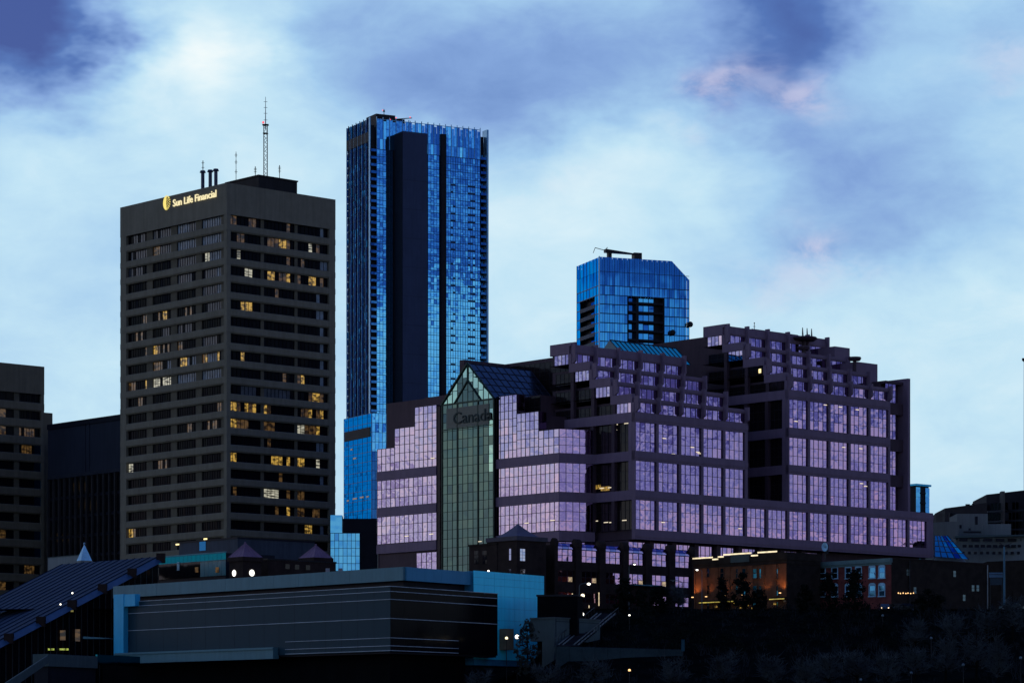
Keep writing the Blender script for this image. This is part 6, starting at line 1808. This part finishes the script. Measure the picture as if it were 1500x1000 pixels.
lamp_dim = mat('unlit_lamp_glass', (0.10, 0.14, 0.17), 0.3)
street_lamp(862.5, 854.5, 530, 'arm_right', 'curved street lamp, highest of the three by the arcade entrance', arm=1.7, size=0.34)
street_lamp(853.5, 872, 520, 'globe', 'warm globe lamp, middle of the three by the arcade entrance', lit('globe_warm', (1.0, 0.80, 0.55), 3.0, 0), size=0.34)
street_lamp(853, 899, 500, 'globe', 'white globe lamp just above the lift house', size=0.30)
street_lamp(922, 900.5, 505, 'globe', 'small lamp on the bank right of the inclined railway', size=0.17)
street_lamp(929.5, 826, 540, 'arm_right', 'street lamp in front of the lilac arcade windows', arm=1.0, size=0.2)
street_lamp(986, 850.5, 535, 'arm_left', 'unlit curved street lamp at the right end of the arcade', lamp_dim, arm=1.7, size=0.15)
street_lamp(1021, 834, 535, 'arm_left', 'street lamp at the left corner of the orange brick hotel', arm=0.9, size=0.24)
street_lamp(715.5, 836, 520, 'globe', 'white lamp above the edge of the bright blue wall', size=0.2)
street_lamp(922, 981, 440, 'globe', 'orange lamp low on the bank near the bottom edge', lamp_o, size=0.2)
street_lamp(742, 934, 480, 'globe', 'left yellow lamp at the foot of the bright blue wall', lit('porch_lamp', (1.0, 0.85, 0.5), 2.0, 0), size=0.24)
street_lamp(757.5, 932, 478, 'globe', 'right pale lamp at the foot of the bright blue wall', size=0.34)
for px, py, D, lab in ((1411, 973, 430, 'unlit globe lamp at the bottom right, among the bare shrubs'), (1495, 963, 425, 'unlit pale lamp at the right edge near the bottom'), (1335, 985, 425, 'unlit lamp at the bottom, left of the bare shrubs at right'),
                       (1261, 995, 420, 'unlit lamp cut by the bottom edge, right of centre'), (1364, 934, 470, 'unlit lamp halfway up the dark bank at right'), (1293, 901, 505, 'unlit lamp below the red brick hotel')):
    street_lamp(px, py, D, 'globe', lab, lamp_dim, size=0.22)
for px, D, lab in ((498.5, 512, 'left pair of small pale vents on the pavilion roof'), (480, 512, 'left small vent on the pavilion roof')):
    p = at(px, 832, D); t = thing('roof_vent', lab, 'vent', (p.x, p.y, 27.0)); mb = MB(0); mb.box(-0.35, 0.35, -0.3, 0.3, 0, p.z - 27.0); mb.build('box', mat('vent_grey', (0.2, 0.2, 0.22), 0.5), t)
# light of the lit porch by the blue wall
for px, py, D, e, c in ((742, 934, 477, 14, (1.0, 0.75, 0.35)), (757.5, 932, 475, 18, (1.0, 0.92, 0.7))):
    ld = bpy.data.lights.new('porch_lamp', 'POINT'); ld.energy = e; ld.color = c; ld.shadow_soft_size = 0.3
    lo = bpy.data.objects.new('porch_lamp', ld); COL.objects.link(lo); lo.location = at(px, py, D)

# ------------------------------------------------------------------ parked cars
def car(px, py, D, rz, lab, paint, lights):
    p = at(px, py, D); z = gz(p.x, p.y) + 0.02
    t = thing('parked_car', lab, 'car', (p.x, p.y, z), rz, 'cars parked below the brick hotels')
    prof = [(-2.2, .35), (-2.25, .75), (-1.6, .92), (-0.95, 1.42), (0.55, 1.45), (1.25, .98), (2.1, .82), (2.25, .5), (2.15, .3)]
    mb = MB(0); n = len(prof)
    for y in (-0.85, 0.85):
        for x, zz in prof: mb.v.append((x, y * (0.82 if zz > 1.2 else 1), zz))
    for i in range(n): j = (i + 1) % n; mb.f.append((i, j, n + j, n + i)); mb.m.append(0)
    mb.f.append(tuple(range(n))); mb.f.append(tuple(reversed(range(n, 2 * n)))); mb.m += [0, 0]
    mb.build('body', paint, t)
    for y in (-0.80, 0.80):
        mb = MB(0); s = 1 if y > 0 else -1; mb.quad((-1.35, y, .95), (1.0, y, .98), (0.5, y * 0.9, 1.36), (-0.9, y * 0.9, 1.35)); mb.build('side_window', g_black, t)
    for x in (-1.35, 1.4):
        for y in (-0.86, 0.86):
            mb = MB(0); mb.tube((x, y - 0.1, .33), (x, y + 0.1, .33), 0.33, seg=12); w = mb.build('wheel', navy_dk, t)
            mb = MB(0); mb.tube((x, y - 0.12, .33), (x, y + 0.12, .33), 0.17, seg=8); mb.build('rim', metal_gr, w)
    for y in (-0.6, 0.6):
        mb = MB(0); mb.ball((2.16, y, .66), 0.13, 8, 5); mb.build('headlight', lights, t)
car(1296, 890, 532, R(-95), 'parked car facing us with its warm headlights on', mat('car_paint_blue', (0.03, 0.05, 0.08), 0.3, 0.4), lit('headlight_warm', (1.0, 0.72, 0.42), 1.8, 0))
car(1327, 884, 534, R(172), 'dark parked car side on, below the string of bulbs', mat('car_paint_black', (0.012, 0.015, 0.02), 0.25, 0.3), lamp_dim)
car(1482, 872, 545, R(160), 'dark parked car near the pale pole at the right', mat('car_paint_grey', (0.05, 0.07, 0.08), 0.25, 0.3), lamp_dim)

# ------------------------------------------------------------------ trees and scrub
leaf_dk = mat('dark_leaves', (0.007, 0.009, 0.0075), 0.9, var=0.5, scale=1.5, spec=0.0)
leaf_gr = mat('grey_green_leaves', (0.030, 0.036, 0.032), 0.9, var=0.5, scale=1.5, spec=0.0)
bark = mat('bark', (0.007, 0.006, 0.006), 0.95, var=0.4, spec=0.0)
twig = mat('bare_twigs', (0.045, 0.054, 0.062), 0.95, var=0.4, spec=0.0)
def tree(px, pytop, pybase, D, wpx, lab, kind='round', leaf=None, nleaf=1500, group='dark trees in front of the brick buildings'):
    rnd = random.Random(int(px * 7 + pytop))
    b = at(px, pybase, D); g = gz(b.x, b.y); top = at(px, pytop, D).z; H = top - g; wd = wpx * D / FPX / 2
    t = thing('conifer' if kind == 'conifer' else 'tree', lab, 'tree', (b.x, b.y, g - 0.1), 0, group)
    mb = MB(0); mb.tube((0, 0, 0), (0.1, 0, H * 0.45), 0.22, 0.14); mb.tube((0.1, 0, H * 0.45), (0, 0.1, H * 0.93), 0.14, 0.03)
    limbs = []
    for k in range(30 if kind == 'bare' else 16):
        z = H * rnd.uniform(0.25, 0.8); a = rnd.uniform(0, 6.28); r = wd * rnd.uniform(0.5, 1.0) * (1 - 0.5 * z / H)
        e = (math.cos(a) * r, math.sin(a) * r, z + r * rnd.uniform(0.1, 0.7)); mb.tube((0, 0, z), e, 0.07, 0.02, 4); limbs.append(e)
    mb.build('trunk', bark, t)
    mb = MB(0)
    if kind != 'bare':
        clumps = []
        for k in range(34):
            f = rnd.uniform(0.12, 1.0); a = rnd.uniform(0, 6.28)
            if kind == 'conifer': R_ = wd * (1.08 - f) ** 0.9
            else: R_ = wd * math.sqrt(max(0.05, 1 - (2 * f - 0.95) ** 2))
            r = R_ * math.sqrt(rnd.random()); clumps.append((math.cos(a) * r, math.sin(a) * r, H * f * 0.97, wd * rnd.uniform(0.16, 0.34)))
        for k in range(nleaf):
            cx, cy, cz, cr = rnd.choice(clumps)
            c = Vector((cx + rnd.gauss(0, cr * .55), cy + rnd.gauss(0, cr * .55), min(H, cz + rnd.gauss(0, cr * .5))))
            s = rnd.uniform(0.10, 0.24); u = Vector((rnd.gauss(0, 1), rnd.gauss(0, 1), rnd.gauss(0, 1))).normalized(); v = u.orthogonal().normalized()
            mb.quad(c - u * s - v * s * .6, c + u * s - v * s * .6, c + u * s + v * s * .6, c - u * s + v * s * .6)
        mb.build('crown', leaf or leaf_dk, t)
    else:
        for e in limbs:
            for q in range(22):
                f = rnd.uniform(0.3, 1); s = Vector(e) * f; s.z = e[2] * (0.6 + 0.4 * f)
                d = Vector((rnd.gauss(0, 1), rnd.gauss(0, 1), abs(rnd.gauss(0.9, 0.5)))).normalized() * rnd.uniform(0.6, 1.8)
                mb.tube(s, s + d, 0.035, 0.012, 3)
        mb.build('twigs', twig, t)
tree(772, 904, 944, 474, 34, 'grey green bush lit by lamps in front of the bright blue wall', leaf=leaf_gr, nleaf=1100)
tree(914, 846, 893, 525, 34, 'dark tree in front of the third arcade bay')
tree(939, 862, 893, 523, 22, 'smaller dark tree in front of the fourth arcade bay', nleaf=900)
tree(965, 858, 893, 526, 40, 'broad dark tree at the right end of the arcade', nleaf=1700)
tree(993, 852, 893, 528, 30, 'bare dark tree between the arcade and the orange brick hotel', kind='bare')
tree(1058, 845, 893, 530, 26, 'tall dark tree at the left of the orange hotel front', kind='conifer')
tree(1088, 838, 893, 528, 28, 'tall dark tree before the middle of the orange hotel front')
tree(1112, 862, 893, 527, 24, 'dark tree before the right half of the orange hotel front')
tree(1180, 855, 893, 530, 26, 'dark tree between the two brick hotels')
tree(1214, 838, 893, 524, 42, 'tall dark tree before the left windows of the red hotel', kind='conifer', nleaf=1800)
tree(1252, 834, 893, 522, 46, 'tall dark tree before the middle windows of the red hotel', kind='conifer', nleaf=1900)
tree(1360, 862, 893, 524, 44, 'dark rounded tree before the dark brick flank', nleaf=1500)
tree(1483, 858, 920, 490, 60, 'bare tree leaning at the right edge of the picture', kind='bare', group='bare trees on the bank')
tree(1430, 905, 985, 440, 70, 'bare spreading tree low at the right', kind='bare', group='bare trees on the bank')
tree(1385, 925, 990, 436, 60, 'bare thicket tree left of the spreading tree low at right', kind='bare', group='bare trees on the bank')
tree(1462, 915, 995, 428, 50, 'bare tree at the lower right corner', kind='bare', group='bare trees on the bank')

for k, (px, top, D, w, lab) in enumerate(((1215, 950, 424, 70, 'pale bare shrub at the bottom, leftmost of the thicket'), (1255, 943, 428, 80, 'broad pale bare shrub at the bottom, second of the thicket'),
                                          (1300, 952, 422, 70, 'pale bare shrub at the bottom, third of the thicket'), (1340, 940, 432, 60, 'bare shrub at the bottom, left of the bare thicket tree'),
                                          (1180, 962, 420, 50, 'small bare shrub at the bottom, left of the pale thicket'), (1130, 958, 424, 60, 'bare shrub at the bottom, below the orange hotel'),
                                          (1060, 955, 428, 70, 'bare shrub at the bottom, right of the orange lamp'), (985, 962, 424, 60, 'bare shrub at the bottom, nearest right of the orange lamp'),
                                          (870, 965, 424, 70, 'bare shrub at the bottom, left of the orange lamp'), (800, 968, 426, 70, 'bare shrub at the bottom, below the lift house'),
                                          (700, 972, 430, 60, 'bare shrub at the bottom, below the black pavilion front'), (1395, 895, 486, 60, 'bare tree on the bank below the dark brick flank'),
                                          (1340, 905, 480, 50, 'bare tree on the bank below the parked cars'), (1445, 885, 492, 56, 'bare tree on the bank, left of the leaning tree'))):
    tree(px, top, 1000, D, w, lab, kind='bare', group='bare shrubs on the bank')

def build_scrub():
    """bare brush and dead grass on the bank: one mass nobody could count"""
    rnd = random.Random(5)
    mb = MB(0); mg = MB(0)
    for k in range(2600):
        y = rnd.uniform(330, 462) if rnd.random() < 0.55 else rnd.uniform(462, 536)
        x = rnd.uniform(-95, 100) * y / 430
        px = CX + x / y * FPX
        if y > 458 and px < 815: continue
        if y > 450 and px < 760: continue
        z = gz(x, y) - 0.2
        hh = rnd.uniform(0.8, 2.4) * (1.25 if px > 1150 else 0.8)
        if y < 440: hh = min(hh, 1.6)
        for q in range(5):
            d = Vector((rnd.gauss(0, .45), rnd.gauss(0, .45), 1)).normalized() * hh * rnd.uniform(0.6, 1.1); s = Vector((x + rnd.gauss(0, .4), y + rnd.gauss(0, .4), z)); w = 0.035
            e = s + d; m = s + d * 0.55
            mb.quad(s - Vector((w, 0, 0)), s + Vector((w, 0, 0)), e + Vector((w * .3, 0, 0)), e - Vector((w * .3, 0, 0)))
            for u in range(3):
                d2 = Vector((rnd.gauss(0, .7), rnd.gauss(0, .5), .8)).normalized() * hh * 0.4
                mb.tri(m - Vector((w * .6, 0, 0)), m + Vector((w * .6, 0, 0)), m + d2)
    tag(mb.build('hillside_brush', mat('scrub_twigs', (0.020, 0.024, 0.028), 0.95, var=0.4, spec=0.0)), 'bare dark brush covering the river bank', 'brush', kind='stuff')
    mb = MB(0)
    for k in range(160):       # evergreen undergrowth clumps
        y = rnd.uniform(480, 530); x = ray(rnd.uniform(895, 1480)) * y; z = gz(x, y); r = rnd.uniform(0.8, 2.0)
        for q in range(70):
            c = Vector((x + rnd.gauss(0, r * .6), y + rnd.gauss(0, r * .6), z + abs(rnd.gauss(0.4, r * .55)))); s = rnd.uniform(.08, .2)
            u = Vector((rnd.gauss(0, 1), rnd.gauss(0, 1), rnd.gauss(0, 1))).normalized(); v = u.orthogonal().normalized()
            mb.quad(c - u * s - v * s * .6, c + u * s - v * s * .6, c + u * s + v * s * .6, c - u * s + v * s * .6)
    tag(mb.build('undergrowth', leaf_dk), 'dark leafy undergrowth along the top of the bank', 'undergrowth', kind='stuff')
build_scrub()
